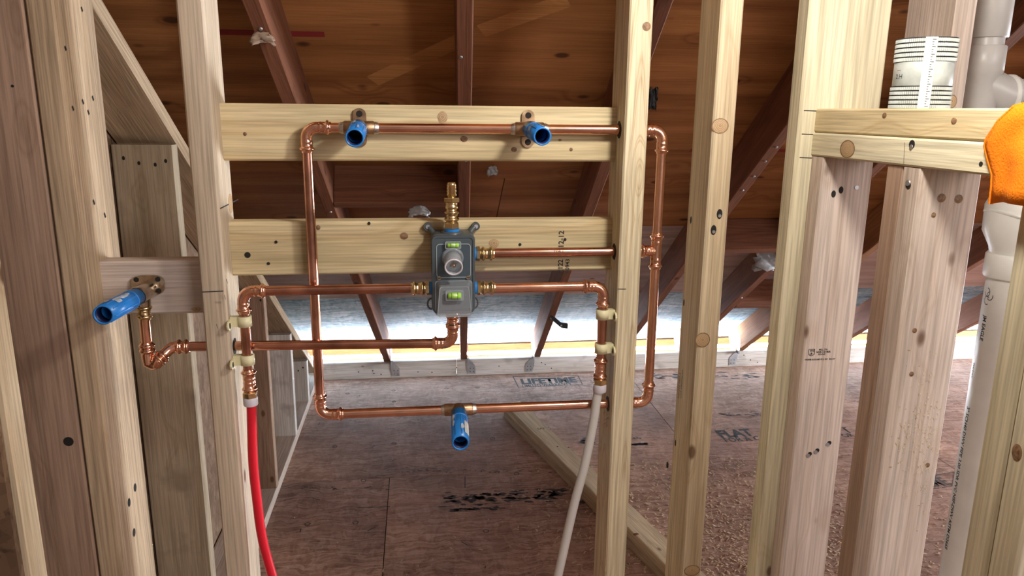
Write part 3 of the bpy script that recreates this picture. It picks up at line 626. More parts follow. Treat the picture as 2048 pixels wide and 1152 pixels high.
for s_ in (-1,1):
    o = nail(vt, (VX+s_*.0235,FR-.0012,VZ-.0045), r=.0042, mat='chrome', name='lid_screw'); m = MB(); m.box((VX+s_*.0235-.0024,FR-.0032,VZ-.0050),(VX+s_*.0235+.0024,FR-.0022,VZ-.0040)); obj('slot', m, 'darkhole', o)
# lower clear cover: tapers outward and stands proud of the lid
cw = MB(); w0,h0,w1,h1 = .058,.056,.048,.046; cz = VZ-.0385
A = [(VX+p,FR,cz+q) for p,q in rrect(w0,h0,.005)]; Bq = [(VX+p*(.84 if q>0 else .97),FR-.020,cz+q*(.86 if q > 0 else .97)) for p,q in rrect(w0*.98,h0*.98,.005)]
cw.loft([A,Bq]); cov = obj('clear_cover', cw, 'vclear', vt)
Rm = [[(x,y-.0004,z) for x,y,z in Bq],[(VX+(x-VX)*.95,y-.0004,cz+(z-cz)*.95) for x,y,z in Bq]]
m = MB(); m.loft(Rm, cap=False); obj('cover_rim', m, 'vrim', cov)
m = MB(); m.loft([A,[(VX+(x-VX)*1.05,y-.0003,cz+(z-cz)*1.05) for x,y,z in A]], cap=False); obj('cover_lip', m, 'vrim', cov)
spirit(VX, cz+.010, .0285, .0165, FR-.0200, vt)
lathe(vt,'cartridge',V((VX,FR-.001,cz-.002)),(0,-1,-.1),[(0,.016),(.003,.016),(.0035,.008),(.012,.0075),(.013,.004),(.017,.0035)],'vinner',22)
for s_ in (-1,1):                                  # screw ears and tie loops
    m = MB(); e = V((VX+s_*.0400,BK-.006,VZ+.0715)); m.sweep([V((VX+s_*.026,BK-.020,VZ+.055)), V((VX+s_*.033,BK-.010,VZ+.066)), e], [.0055,.0050,.0050], 12); m.cyl(e+V((0,.0055,0)), e+V((0,-.004,0)), .0068, 18); ear = obj('mounting_ear', m, 'vbody', vt)
    nail(ear, e+V((0,-.0042,0)), r=.0044, name='screw')
    m = MB(); c = V((VX+s_*.0355,.030,VZ-.0575)); pts = [c+V((s_*.0070*math.sin(t),0,.0095*math.cos(t))) for t in [math.pi*k/10 for k in range(11)]]; m.sweep(pts, .0016, 8); obj('tie_loop', m, 'vbody', vt)
def outlet(p, d, nut=.0125, blue=True):
    p, d = V(p), V(d).normalized()
    if blue: m = MB(); m.cyl(p, p+d*.004, .0112, 22); obj('blue_ring', m, 'blue', vt)
    hexnut(vt, p+d*.0040, p+d*.0105, nut, 'brass'); coupling(vt, p+d*.0345, p+d*.0100, 'brass', 'press_socket')
VY = 0.012
outlet((VX+.0352,YP-.004,ZM),(1,0,0)); outlet((VX+.0352,VY,1.2135),(1,0,0)); outlet((VX-.0352,VY,1.2145),(-1,0,0), .0118)
# top outlet stack: blue collar, hex, two collars, large hex, barb
p = V((VX-.0012, VY+.006, VZ+.064)); U = V((0,0,1))
lathe(vt,'top_collar',p-U*.002,U,[(0,.019),(.004,.019),(.006,.016)],'vbody'); lathe(vt,'blue_ring',p+U*.004,U,[(0,.0125),(.004,.0125)],'blue')
hexnut(vt,p+U*.0075,p+U*.018,.0125); coupling(vt,p+U*.0405,p+U*.0175,'brass','press_socket')
lathe(vt,'neck',p+U*.040,U,[(0,.0085),(.001,.0105),(.006,.0108),(.007,.0090),(.009,.0100),(.011,.0100),(.0115,.008)],'brass'); hexnut(vt,p+U*.0510,p+U*.0585,.0138)
lathe(vt,'barb',p+U*.058,U,[(0,.0070),(.004,.0070),(.0045,.0082),(.009,.0070),(.0095,.0082),(.014,.0070),(.0145,.0082),(.019,.0070),(.0195,.0080),(.0245,.0068),(.0250,.0050)],'brass')
# bottom outlet
p = V((VX-.0010, VY+.006, VZ-.0655)); hexnut(vt,p,p-U*.006,.0108,'brass')
# ---- tub spout line from the valve bottom to the left stub
tl = thing('tub_spout_pipe', (-.43,YP,1.09), 'dark copper pipe running left from under the valve to the lowest blue stub', 'pipe')
ZS = 1.1185; cx = p.x; py_ = p.y
coupling(tl, p-U*.005, p-U*.032); elbow(tl, (cx,py_,ZS-.0015), (0,0,1), (-1,0,0), 'copper', .016, .019)
pipe(tl, [(cx-.03,py_,ZS-.0015), (-.375,py_+.012,ZS+.001)], 'copperold')
lx = -0.4355; ly = .018; q0 = V((-.395,py_+.013,ZS+.001))
coupling(tl, (-.3755,py_+.012,ZS+.001), (-.398,py_+.012,ZS+.001))
el = MB(); pts = [V((-.396,py_+.012,ZS+.001)), V((-.402,py_+.011,ZS+.0005)), V((-.408,py_+.008,ZS-.003)), V((-.413,py_+.004,ZS-.008)), V((-.418,py_-.001,ZS-.013))]
el.sweep(pts, [.0092]*5, 22); obj('elbow', el, 'copper', tl)
coupling(tl, pts[-2], pts[-1]+(pts[-1]-pts[-2]).normalized()*.010)
el = MB(); z0 = ZS-.006; pp = [V((-.419,py_-.003,ZS-.015)), V((-.424,py_-.005,ZS-.021)), V((-.430,ly-.001,ZS-.0235)), V((lx-.001,ly-.001,ZS-.020)), V((lx-.002,ly,ZS-.012)), V((lx-.002,ly,ZS-.004))]
el.sweep(pp, [.0093,.0096,.0098,.0098,.0096,.0093], 22); obj('elbow', el, 'copper', tl)
coupling(tl, (lx-.002,ly,ZS+.014), (lx-.002,ly,ZS-.006), name='socket'); pipe(tl, [(lx-.002,ly,ZS), (lx-.001,ly,1.19)], 'copper')
coupling(tl, (lx-.001,ly,1.170), (lx,ly,1.196), 'brass', 'press_socket')
m = MB(); m.sweep([V((lx,ly,1.193)),V((lx,ly,1.207)),V((lx,ly,1.216))],[.0105,.0110,.0100],22); m.sweep([V((lx,.049,1.2135)),V((lx,.030,1.2135)),V((lx-.001,.004,1.2135)),V((lx-.002,-.004,1.2130))],[.0150,.0140,.0148,.0148],24); de = obj('drop_ear_elbow', m, 'chrome', tl)
P = []
for k in range(28): t = 2*math.pi*k/28; P.append((.0255*math.copysign(abs(math.cos(t))**.7,math.cos(t)), .0165*math.copysign(abs(math.sin(t))**.55,math.sin(t))))
m = MB(); m.prism(P, (lx-.001,.0508,1.2200), (1,0,0), (0,0,1), (0,-.005,0)); fl = obj('flange', m, 'chrome', tl)
for sx_ in (-1,1):
    for sz_ in (-1,1): hole(fl, (lx-.001+sx_*.0165,.0457,1.2200+sz_*.0095), r=.0042, name='screw')
knot(fl, (lx+.0185,.0457,1.2200), (0,-1,0), .0028,.0028, False).name = 'rivet'
# ---- blue stubs
def stub(p0, p1, label, r=.0137, wear=True):
    p0, p1 = V(p0), V(p1); d = (p1-p0).normalized(); t = thing('blue_stub', p0, label, 'pipe stub', 'blue plastic stub-outs')
    m = MB(); m.ring(p0, p1, r, r-.0022, 32); b_ = obj('tube', m, 'blue', t)
    m = MB(); m.cyl(p0+d*.004, p0+d*.006, r-.0024, 24); obj('inner_wall', m, 'bluein', t)
    m = MB(); m.ring(p1-d*.020, p1-d*.0025, r-.0023, r-.0032, 28); obj('inner_sleeve', m, 'bluein', t)
    m = MB(); m.ring(p0+d*.02, p0+d*.024, r+.0008, r-.001, 32); obj('collar', m, 'blue', t)
    side = d.cross(V((0,0,1))).normalized(); up = side.cross(d)
    for k in range(8):                                  # raised ribs along the tube
        a = 2*math.pi*k/8+.2; o = (side*math.cos(a)+up*math.sin(a)); s_ = o.cross(d)*.0009
        mm = MB(); mm.loft([[c-s_+o*(r-.0004), c+s_+o*(r-.0004), c+s_+o*(r+.0007), c-s_+o*(r+.0007)] for c in (p0+d*.026, p1-d*.006)]); obj('rib', mm, 'blue', t)
    if wear:
        rng = random.Random(int(abs(p0.x)*9999)); ln = (p1-p0).length
        for k in range(wear):
            a0 = rng.uniform(.3,2.2) if k else 1.9; s0 = rng.uniform(.25,.85)*ln; w_ = rng.uniform(.15,.42); l_ = rng.uniform(.006,.020); mm = MB(); vs = []
            n_ = 10
            for q in range(n_):
                tt = 2*math.pi*q/n_; rr = rng.uniform(.55,1.0); aa = a0+w_*math.cos(tt)*rr; ss = s0+l_*math.sin(tt)*rr
                vs.append(p0+d*min(max(ss,.003),ln-.003)+(side*math.cos(aa)+up*math.sin(aa))*(r+.0008))
            cc = p0+d*s0+(side*math.cos(a0)+up*math.sin(a0))*(r+.0010); mm.add(vs+[cc], [(q,(q+1)%n_,n_) for q in range(n_)]); obj('wear_patch', mm, 'bluewear', t)
    return t, b_, d, side, up
stub(H(xs1,ZT,.014), at(709,276,-.062), 'blue stub-out at the left of the top blocking board', wear=2)
s2_, b2_, d_, sd_, up_ = stub(H(xs2,ZT,.014), at(1085,273,-.062), 'blue stub-out at the right of the top blocking board', wear=1)
s3_, b3_, d3, sd3, up3 = stub(H(xb,ZB,.012), at(921,886,-.085), 'blue stub-out hanging forward from the lowest copper pipe', wear=3)
stub((lx-.002,-.006,1.2130), at(206,630,-.115), 'scuffed blue stub-out on the short left blocking board', r=.0142, wear=9)
# white sticker on the lower stub
mm = MB(); vs = []
for k in range(7):
    a = math.radians(122+k*8); o = sd3*math.cos(a)+up3*math.sin(a)
    for s_ in (.045,.085): vs.append(V(H(xb,ZB,.012))+d3*s_+o*.0147)
mm.add(vs, [(2*k,2*k+1,2*k+3,2*k+2) for k in range(6)]); obj('sticker', mm, 'scale', s3_)
# ---- hot and cold supplies
XH, XC = -0.2815, 0.3105
def supply(name, label, x, xv, s_, zv, zend, path, tube, tname, tlabel, bendmat='copper'):
    t = thing(name, (x,VY,zend), label, 'pipe')
    elbow(t, (x,VY,zv), (s_,0,0), (0,0,-1), bendmat, .017, .020)
    pipe(t, [(x+s_*.03,VY,zv), (xv,VY,zv)], 'copper' if s_ < 0 else 'copperold'); pipe(t, [(x,VY,zv-.028), (x,VY,zend+.03)], 'copperold')
    coupling(t, (x,VY,zend+.044), (x,VY,zend+.004)); hexnut(t, (x,VY,zend+.005), (x,VY,zend-.005), .0122, 'brass')
    w = thing(tname, (x,VY,zend-.02), tlabel, 'tube')
    m = MB(); m.sweep([(x,VY,zend-.0045),(x,VY,zend-.006),(x,VY,zend-.017),(x,VY,zend-.0185)], [.0112,.0118,.0118,.0112], 24); obj('sleeve', m, 'collar', w)
    P = [V((x,VY,zend-.012))]+[V(q) for q in path]; out = []
    for i in range(len(P)-1):                          # Catmull-Rom
        p0,p1,p2,p3 = P[max(0,i-1)],P[i],P[i+1],P[min(len(P)-1,i+2)]
        for k in range(8):
            u_ = k/8; out.append(.5*((2*p1)+(p2-p0)*u_+(2*p0-5*p1+4*p2-p3)*u_*u_+(3*p1-p0-3*p2+p3)*u_**3))
    out.append(P[-1]); m = MB(); m.sweep(out, .0080, 20); obj('hose', m, tube, w)
    return t
ZH = at(494,789,VY).z; ZC = at(1199,763,VY).z
hs = supply('hot_supply_pipe','copper supply pipe from the left side of the valve down to the red tube', XH, VX-.065, 1, 1.2150, ZH, [at(503,817,VY),at(506,919,VY),at(513.6,996,VY),at(524,1073,VY),at(544,1150,VY),(-.215,-.005,.45),(-.195,-.025,.12),(-.185,-.04,.012)], 'red','red_water_tube','red plastic water tube hanging below the left copper supply pipe')
cs = supply('cold_supply_pipe','copper supply pipe from the right side of the valve down to the white tube', XC, VX+.065, -1, 1.2125, ZC, [at(1195,790,VY),at(1184,859,VY-.002),at(1168,936,VY-.008),at(1147,1014,VY-.015),at(1117,1147,VY-.02),(.19,-.025,.42),(.16,-.035,.14),(.15,-.05,.012)], 'white','white_water_tube','milky white water tube hanging below the right copper supply pipe')
def clip(x, z, face, lb, s_):
    t = thing('pipe_clip', (x,VY,z), lb, 'pipe clip', 'cream pipe clips'); m = MB(); m.ring((x,VY,z-.0085),(x,VY,z+.0085),.0112,.0082,24); bnd = obj('band', m, 'cream', t)
    m = MB(); dx = face-x; m.box((min(x+s_*.009,face-s_*.001),VY-.006,z-.0082),(max(x+s_*.009,face-s_*.001),VY+.006,z+.0082)); obj('bracket', m, 'cream', t)
    P = [(-.004,-.0082),(.012,-.0075),(.016,-.004),(.0175,0),(.016,.004),(.012,.0075),(-.004,.0082)]
    y0 = VY-.008 if s_ < 0 else VY-.001
    m = MB(); m.prism(P, (face-s_*.003,y0,z-.003), (0,-1,0), (0,0,1), (s_*.0028,0,0)); e = obj('ear', m, 'cream', t); hole(e, (face-s_*.0032,y0-.0085,z-.003), (-s_,0,0), .0038, 1.3)
clip(XH, at(489,642,VY).z, -.304, 'upper cream clip holding the hot pipe to the left stud', -1)
clip(XH, at(493,719,VY).z, -.304, 'lower cream clip holding the hot pipe to the left stud', -1)
clip(XC, at(1207,628,VY).z, .332, 'upper cream clip holding the cold pipe to the drilled stud', 1)
clip(XC, at(1202,696,VY).z, .332, 'lower cream clip holding the cold pipe to the drilled stud', 1)
# drilled holes where the pipes pass through studs
def bore(par, x, y, z, nrm, r=.0135):
    n, xx, yy = frame(nrm); mm = MB(); P = [(math.cos(a*math.pi/10)*r*random.uniform(.95,1.08), math.sin(a*math.pi/10)*r*random.uniform(.95,1.12)) for a in range(20)]
    mm.prism(P, V((x,y,z))-n*.0015, xx, yy, n*.0019); obj('drilled_hole', mm, 'darkhole', par)
for z in (ZT,ZM,ZB): bore(sB,.332,YP,z,(-1,0,0)); bore(sB,.370,YP,z,(1,0,0))
bore(sA,-.304,py_+.01,ZS,(1,0,0)); bore(sA,-.342,py_+.01,ZS,(-1,0,0))
# wood fibres torn out below the lower bore
mm = MB()
for k in range(14):
    q = V((.3312,YP+random.uniform(-.012,.012),ZB-.012-random.uniform(0,.03))); mm.add([q, q+V((-.004,random.uniform(-.002,.002),-.006)), q+V((0,.0015,-.003))], [(0,1,2)])
tag(obj('torn_fibres', mm, 'copper' if False else 'dustbright', sB), kind='stuff')

# ------------------------------------------------------------------ right side: drain pipes, ribbed tube, orange cloth
dp = thing('drain_pipe', (1.127,.071,0), 'thick white printed drain pipe behind the yellow studs at the right', 'pipe')
cX, cY = 1.127, .071; hz = at(1995,555,cY).z; ht = at(1995,508,cY).z
m = MB(); m.sweep([(cX,cY,0.0),(cX,cY,hz+.01)], .0445, 40); dpp = obj('pipe', m, 'pvc', dp)
m = MB(); m.sweep([(cX,cY,hz),(cX,cY,hz+.002),(cX,cY,ht-.004),(cX,cY,ht),(cX,cY,ht+.0005)], [.0500,.0515,.0515,.0490,.046], 40); obj('hub', m, 'pvc', dp)
m = MB(); z1 = ht; m.sweep([(cX,cY,z1),(cX-.003,cY,z1+.02),(cX-.010,cY,z1+.045),(cX-.006,cY,z1+.075),(cX+.010,cY,z1+.105),(cX+.045,cY,z1+.125),(cX+.10,cY,z1+.13),(cX+.30,cY,z1+.13)], [.0455,.047,.056,.0625,.063,.060,.056,.056], 40); obj('wye_body', m, 'pvc', dp)
m = MB(); cc = V((cX-.004,cY-.002,z1+.062)); dd = V((.35,0,1)).normalized(); m.sweep([cc-dd*.004,cc-dd*.002,cc+dd*.002,cc+dd*.004],[.0625,.066,.066,.0625],40); obj('wye_bead', m, 'pvc', dp)
vdir = V((CP[0]-cX, CP[1]-cY, 0)).normalized(); a0 = math.atan2(vdir.y, vdir.x)
def pipe_text(txt, size, z, da):
    def bend(x, y):                                # x runs down the pipe, y around it
        a = a0+math.radians(da)+y/.0445; return V((cX+math.cos(a)*.0448, cY+math.sin(a)*.0448, z-x))
    lettering(dpp, txt, size, (cX,cY,z), (0,0,-1), (1,0,0), 'ink', name='pipe_print', bend=bend, bold=.03)
zt = at(1968,632,cY).z
pipe_text('JM EAGLE', .012, zt, -56); pipe_text('PVC DWV', .007, zt-.10, -68); pipe_text('3" SCH40 DWV PIPE 3.00 SDR PVC NSF-DWV ASTM D2665', .0125, zt-.19, -64)
for k, (da_, dz_) in enumerate(((-54,.030),(-46,.040),(-56,.046))):            # small looped emblem above the print
    mm = MB(); n_ = 12; vs = []
    for q_ in range(n_+1):
        t_ = math.radians(40+270*q_/n_+k*70)
        for rr in (.0062,.0076):
            a = a0+math.radians(da_)+rr*math.cos(t_)/.0445; vs.append(V((cX+math.cos(a)*.0448, cY+math.sin(a)*.0448, zt+dz_+rr*math.sin(t_)*1.2)))
    mm.add(vs, [(2*q_,2*q_+1,2*q_+3,2*q_+2) for q_ in range(n_)]); obj('emblem_loop', mm, 'ink', dpp)
vp = thing('vent_tee', (1.13,.17,1.42), 'grey-white vent pipe tee behind the pale stud at the upper right', 'pipe')
vx, vy = at(1963,150,.17).x, .17; za = at(1963,92,vy).z; zb = at(1963,76,vy).z
m = MB(); m.sweep([(vx,vy,1.42),(vx,vy,za-.055),(vx,vy,za-.050),(vx,vy,za-.002),(vx,vy,za)], [.0315,.0315,.036,.036,.034], 32); obj('tee_body', m, 'pvcgrey', vp)
m = MB(); m.cyl((vx,vy,za-.01),(vx,vy,zb+.01),.0302,32); obj('pipe', m, 'pvcgrey', vp)
m = MB(); m.sweep([(vx,vy,zb),(vx,vy,zb+.002),(vx,vy,zb+.10),(vx,vy,1.95)], [.0345,.0360,.0360,.0360], 32); obj('coupling', m, 'pvcgrey', vp)
zc = at(2020,190,vy-.01).z; bd_ = V((1,-.12,0)).normalized(); bb = V((vx,vy,zc))
m = MB(); m.sweep([bb+bd_*.0+V((0,0,.02)),bb+bd_*.022+V((0,0,.012)),bb+bd_*.045,bb+bd_*.066], [.030,.034,.0355,.0355], 32); obj('tee_branch', m, 'pvcgrey', vp)
m = MB(); m.sweep([bb+bd_*.052,bb+bd_*.054,bb+bd_*.060,bb+bd_*.062], [.0355,.0385,.0385,.0355], 32); obj('branch_bead', m, 'pvc', vp)
m = MB(); m.sweep([bb+bd_*.06,bb+bd_*.45], .0302, 32); obj('branch_pipe', m, 'pvcgrey', vp)
# ribbed white tube standing on the rail
tx, ty, tz, tr = .700, -.196, 1.509, .0385
tb = thing('ribbed_tube', (tx,ty,tz), 'short ribbed white plastic tube with a printed scale standing on the rail', 'tube')
m = MB(); m.ring((tx,ty,tz),(tx,ty,tz+.093),tr-.001,tr-.004,48); obj('core', m, 'tubew', tb)
for z0,z1_ in ((0,.030),(.062,.093)):
    for k in range(5):
        za_ = tz+z0+.0006+k*(z1_-z0)/5; m = MB(); n_ = 90; hgt = (z1_-z0)/5-.0018; vs = []
        for q in range(n_*2):
            a = math.pi*q/n_; rr = tr+.0006 if q%2 else tr-.0004
            vs += [(tx+rr*math.cos(a),ty+rr*math.sin(a),za_),(tx+rr*math.cos(a),ty+rr*math.sin(a),za_+hgt)]
        N_ = n_*2; m.add(vs, [(2*q,2*((q+1)%N_),2*((q+1)%N_)+1,2*q+1) for q in range(N_)]); 
        m.add(vs[1::2], [tuple(range(N_))]) if False else None
        rb = obj('rib_band', m, 'tubew', tb)
        m = MB(); m.ring((tx,ty,za_+hgt),(tx,ty,za_+hgt+.0016),tr-.0008,tr-.002,48); obj('groove', m, 'ink', rb)
sa = math.atan2(CP[1]-ty, CP[0]-tx)+math.radians(8)
def around(a, z, rr=tr+.0012): return V((tx+rr*math.cos(a), ty+rr*math.sin(a), z))
m = MB(); w_ = math.radians(11)
m.loft([[around(sa-w_,tz,tr+.0006),around(sa,tz,tr+.0016),around(sa+w_,tz,tr+.0006),around(sa,tz,tr-.003)],[around(sa-w_,tz+.093,tr+.0006),around(sa,tz+.093,tr+.0016),around(sa+w_,tz+.093,tr+.0006),around(sa,tz+.093,tr-.003)]]); sp_ = obj('scale_strip', m, 'scale', tb)
for k in range(28):
    lw = math.radians(3 if k%3 else 6.5); z = tz+.003+k*.0032; m = MB(); m.add([around(sa+.02,z,tr+.0018),around(sa+.02+lw,z,tr+.0016),around(sa+.02+lw,z+.0006,tr+.0016),around(sa+.02,z+.0006,tr+.0018)],[(0,1,2,3)]); obj('scale_tick', m, 'ink', sp_)
def tube_text(txt, size, da, z, mat):
    def bend(x, y): return around(sa+math.radians(da)+x/tr, z+y, tr-.0006)
    lettering(tb, txt, size, (tx,ty,z), (1,0,0), (0,0,1), mat, name='print', bend=bend)
tube_text('2.H', .009, -68, tz+.040, 'ink'); tube_text('----', .006, -66, tz+.050, 'redink')
# orange knitted cloth over the rail
oc = thing('orange_cloth', (.70,-.47,1.45), 'orange knitted cloth draped over the double rail at the right picture edge', 'cloth')
xf = .6515
edge = [(2050,196),(2032,214),(2000,244),(1976,281),(1974,292),(1980,318),(1989,349),(1988,372),(1984,408)]
bot = [(1984,408),(1992,409),(2010,404),(2048,399)]
Lp = [at(px,py,xf,0) for px,py in edge]
rows = []
for i, p_ in enumerate(Lp):
    row = []; f_ = i/(len(Lp)-1)
    for k in range(13):
        s_ = k/12; y = p_.y-.115*s_; sag = -.004*math.sin(s_*9+f_*4); z = p_.z + (.0 if i < len(Lp)-1 else .006*math.sin(min(1,s_*3)*math.pi/2))
        row.append(V((xf-.0005-.010*math.sin(s_*math.pi*.9)*(.3+f_)+sag*(.5+f_)*min(1,s_*4), y, z)))
    rows.append(row)
top = rows[0]; pre = [[V((.75,q.y,1.45)) for q in top],[V((.752,q.y,1.50)) for q in top],[V((.735,q.y,1.516)) for q in top],[V((.69,q.y,1.5145)) for q in top],[V((.66,q.y,1.5155)) for q in top]]
rows[0] = [V((.6525,q.y,1.5125)) for q in top]
rows = pre+rows
def grid_cloth(rows, thick, nv):
    n, mth = len(rows), len(rows[0]); m = MB(); vs = [q for r_ in rows for q in r_]
    vs2 = []
    for j in range(n):
        for k in range(mth):
            a = rows[min(j+1,n-1)][k]-rows[max(j-1,0)][k]; c = rows[j][min(k+1,mth-1)]-rows[j][max(k-1,0)]; nn = a.cross(c)
            nn = nn.normalized() if nn.length > 1e-12 else V((-1,0,0)); vs2.append(rows[j][k]+nn*thick*nv)
    N = n*mth; fs = []
    for j in range(n-1):
        for k in range(mth-1): q = (j*mth+k,j*mth+k+1,(j+1)*mth+k+1,(j+1)*mth+k); fs += [q, tuple(i+N for i in q[::-1])]
    for j in range(n-1):
        for k in (0,mth-1): a,b_ = j*mth+k,(j+1)*mth+k; fs.append((a,b_,b_+N,a+N))
    for k in range(mth-1):
        for j in (0,n-1): a,b_ = j*mth+k,j*mth+k+1; fs.append((a,b_,b_+N,a+N))
    m.add(vs+vs2, fs, True); return m
obj('knit_panel', grid_cloth(rows, .003, 1), 'orange', oc)
m = MB(); m.sweep([q+V((-.001,0,0)) for q in [r_[0] for r_ in rows[5:]]], .0028, 10); obj('hem', m, 'orange', oc)

# ------------------------------------------------------------------ loose things on the floor and roof
d = V((.765,.939,0))-V((.415,2.298,0)); d.normalize(); nx = V((-d.y,d.x,0))
if nx.x < 0: nx = -nx
s0 = V((.408,2.298,0)); e0 = s0+d*2.05
for k,(lb) in enumerate(('lower board of the pair lying on the floor behind the drilled stud','upper board of the pair lying on the floor behind the drilled stud')):
    lo_ = lumber('loose_board', s0+nx*.0445+V((0,0,.019+.0385*k)), e0+nx*.0445+V((0,0,.019+.0385*k)), .089,.038,(nx.x,nx.y,0),'pine' if k else 'pinetan',lb,'board','boards lying on the floor')
    if k:
        hole(lo_, at(1272,1068,.0765,2), (0,0,1), .010, .6, 'resin_spot').data.materials[0] = M['rafter']
        for px,py in ((1115,893),(1137,895)): hole(lo_, at(px,py,.0765,2), (0,0,1), .004)
        lettering(lo_, 'SPF', .028, at(1075,860,.0765,2)+V((0,0,.0005)), (1,.1,0), (-.1,1,0), 'inksoft', name='stamp')
# print on the subfloor panels
def ftext(txt, px0, px1, hpx, mat='ink', bold=0.02):
    a = at(*px0,0.0006,2); c = at(*px1,0.0006,2); xd = (c-a); w_ = xd.length; xd.normalize(); yd = V((-xd.y,xd.x,0))
    t_ = at(px0[0],px0[1]-hpx,0.0006,2); hgt = abs((t_-a).dot(yd)); size = hgt/.69
    o = lettering(pan(a.x,a.y), txt, size, a, xd, yd, mat, name='panel_print', bold=bold)
    wid = max(v.co.dot(xd) for v in o.data.vertices)
    for v in o.data.vertices: s_ = v.co.dot(xd); v.co += xd*(s_*(w_/wid)-s_)
    return o
ftext('LIFETIME', (1043,768), (1155,764), 10, bold=.045); ftext('LIMITED WARRANTY', (1045,774.5), (1145,770), 5)
def fbox(c, w=.004):
    P = [at(px,py,0.0006,2) for px,py in c]
    for k in range(4): a,b_ = P[k],P[(k+1)%4]; mark(pan(P[0].x,P[0].y), a, b_, w, (0,0,1), 'inksoft', 'panel_print')
fbox(((1037,775),(1026,753),(1156,751.5),(1165,769)), .006)
ftext('FLAT', (1442,875), (1511,871), 14, bold=.045); ftext('FOR A C', (1452,884.5), (1524,880), 8.5); ftext('T', (1694,866),(1707,865),12); ftext('OR', (1690,875),(1711,872),8)
ftext('IME', (1868,974),(1905,968),18, 'inksoft'); fbox(((1865,978),(1872,950),(1910,944),(1905,972)), .005)
for (px,py,l_) in ((555,767,40),(1300,760,0),(748,1014,65)): 
    if l_: mark(pan(*at(px,py,0,2).xy), at(px-l_/2,py+2,0.0006,2), at(px+l_/2,py-1,0.0006,2), .006, (0,0,1), 'inksoft', 'pen_line')
mark(pan(*at(930,965,0,2).xy), at(930,953,0.0006,2), at(930,976,0.0006,2), .004, (0,0,1), 'ink', 'pen_line')
rng = random.Random(3)
def blot(px, py, rx, ry, mat='inksoft'):
    c = at(px,py,.0007,2); a = at(px+rx,py,.0007,2)-c; q = at(px,py-ry,.0007,2)-c; n_ = 9
    m = MB(); m.add([c+a*(math.cos(2*math.pi*k/n_)*rng.uniform(.45,1.1))+q*(math.sin(2*math.pi*k/n_)*rng.uniform(.4,1.1)) for k in range(n_)], [tuple(range(n_))]); return m
def smear(pts, name='ink_smear', mat='inksoft'):
    mb = MB()
    for a in pts: b_ = blot(*a); mb.add(b_.v, b_.f)
    c = mb.v[0]; o = obj(name, mb, mat, pan(c.x,c.y)); return tag(o, kind='stuff')
pts = []
for k in range(120):
    f_ = rng.random(); px = 885+f_*250; py = 1000-14*f_+rng.gauss(0,7); pts.append((px,py,rng.uniform(4,14),rng.uniform(1.2,3.0)))
for k in range(26): px = rng.uniform(893,1000); pts.append((px,1021-(px-893)*.05+rng.gauss(0,1.5),rng.uniform(5,11),rng.uniform(1.5,2.6)))
for k in range(8): pts.append((rng.uniform(885,925),rng.uniform(990,1006),rng.uniform(4,10),1.6))
pts += [(1166,1004,9,4),(1158,1008,6,2)]
smear(pts)
smear([(rng.uniform(1290,1520),rng.gauss(752,3),rng.uniform(4,14),rng.uniform(.7,1.6)) for k in range(60)], mat='inksoft')
smear([(rng.uniform(1160,1186),rng.gauss(884,4),rng.uniform(4,9),rng.uniform(1.5,3)) for k in range(14)]+[(1262+k*4.5,889-k*.2,6,3) for k in range(8)]+[(1262+k*6,876,4,1.5) for k in range(4)])
smear([(rng.uniform(560,780),rng.gauss(977,2),rng.uniform(2,7),rng.uniform(.5,1)) for k in range(40)])
smear([(rng.uniform(800,1120),rng.gauss(941,3),rng.uniform(2,6),rng.uniform(.5,1)) for k in range(50)])
smear([(rng.uniform(1440,1535),rng.gauss(829,2),rng.uniform(3,8),rng.uniform(.5,1.1)) for k in range(30)])
for px,py in ((788,887),(788,803),(695,787),(985,877),(727,961),(670,893),(711,1045),(615,1048),(994,944),(1033,947),(972,1062),(893,777),(787,781),(955,775)):
    c = at(px,py,.0006,2); m = MB(); m._ring(c, c+V((0,0,.0003)), .013, .009, 5); obj('nail_mark', m, 'inksoft', pan(c.x,c.y))
for px,py in ((640,845),(750,890),(788,920),(788,857),(640,1000),(1180,760),(600,1065),(735,1062),(935,1090),(970,1137),(1130,775),(720,790)):
    a = at(px,py,.0006,2); mark(pan(a.x,a.y), a, a+V((rng.uniform(-.03,.03),rng.uniform(-.03,.03),0)), .004, (0,0,1), 'ink', 'splinter')
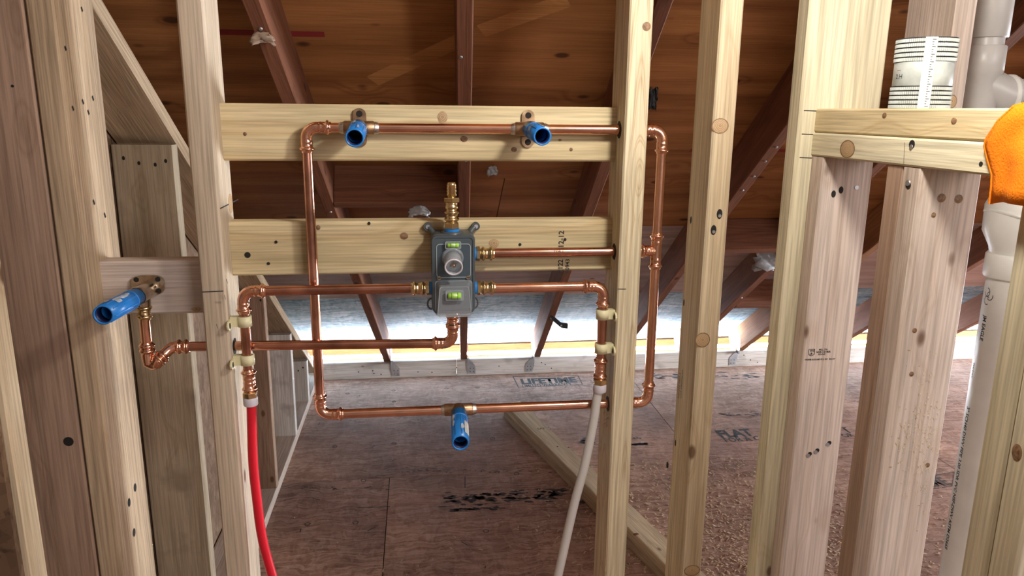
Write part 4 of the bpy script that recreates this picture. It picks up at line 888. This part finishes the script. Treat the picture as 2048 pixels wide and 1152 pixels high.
# wood shavings scattered over the floor
def shavings(name, n, gen, mat, label, smin, smax):
    mb = MB()
    for k in range(n):
        x, y = gen(); s_ = rng.uniform(smin,smax); a = rng.uniform(0,6.28); w_ = s_*rng.uniform(.12,.35); h_ = rng.uniform(.0005,.003)
        c = V((x,y,.0006)); dx = V((math.cos(a),math.sin(a),0))*s_; dy = V((-math.sin(a),math.cos(a),0))*w_
        mb.add([c-dx-dy,c-dx+dy,c+dy+V((0,0,h_)),c-dy+V((0,0,h_)),c+dx+dy,c+dx-dy], [(0,1,2,3),(3,2,4,5)])
    return tag(obj(name, mb, mat), label, 'wood shavings', kind='stuff')
shavings('wood_shavings', 7000, lambda: (rng.gauss(1.22,.36), 1.75-abs(rng.gauss(.75,.42))), 'dust', 'brown wood shavings thick on the floor behind the knotty stud', .0025, .011)
shavings('sawdust_flakes', 1500, lambda: (rng.uniform(-.5,2.6), 2.6-abs(rng.gauss(0,1.0))), 'dustbright', 'pale sawdust flakes strewn thinly over the whole subfloor', .0012, .0045)
# torn plastic sheet and scraps on the rafters
def scrap(name, c, w, h, mat, lb, cat, sd, fold=.02):
    rg = random.Random(sd); c = V(c); rows = []
    for j in range(8):
        rows.append([c+V((w*(k/7-.5)*(1-.35*abs(j/7-.6))+rg.uniform(-.08,.08)*w, rg.uniform(-fold,fold), h*(.5-j/7)+rg.uniform(-.08,.08)*h-w*.5*(k/7-.5)**2)) for k in range(8)])
    return tag(obj(name, grid_cloth(rows, .0012, 1), mat), lb, cat)
q = raf_pt(4, 1.72); scrap('plastic_scrap', at(1535,513,1.74)+V((0,-.02,0)), .13,.10,'plastic','torn grey plastic sheet hanging on a rafter beside the wide post','plastic scrap',1)
scrap('paper_scrap', raf_pt(0,.56,.012), .055,.022,'paper','torn paper scrap stapled to the left rafter near the top','paper scrap',2,.008)
scrap('foil_scrap', at(838,421,1.22), .07,.03,'plastic','torn foil scrap on the dark block left of the brass barb','foil scrap',3,.008)
scrap('paper_scrap', at(985,341,1.30), .035,.03,'plastic','small torn white scrap below the top blocking board, right of the middle rafter','paper scrap',4,.008)
scrap('felt_flap', at(1306,190,.95), .025,.085,'blacks','dark felt flap behind the right edge of the drilled stud','felt scrap',5,.008)
scrap('foil_scrap', at(1390,365,.98), .03,.03,'plastic','tiny foil scrap on the rafter right of the knotty stud','foil scrap',6,.006)
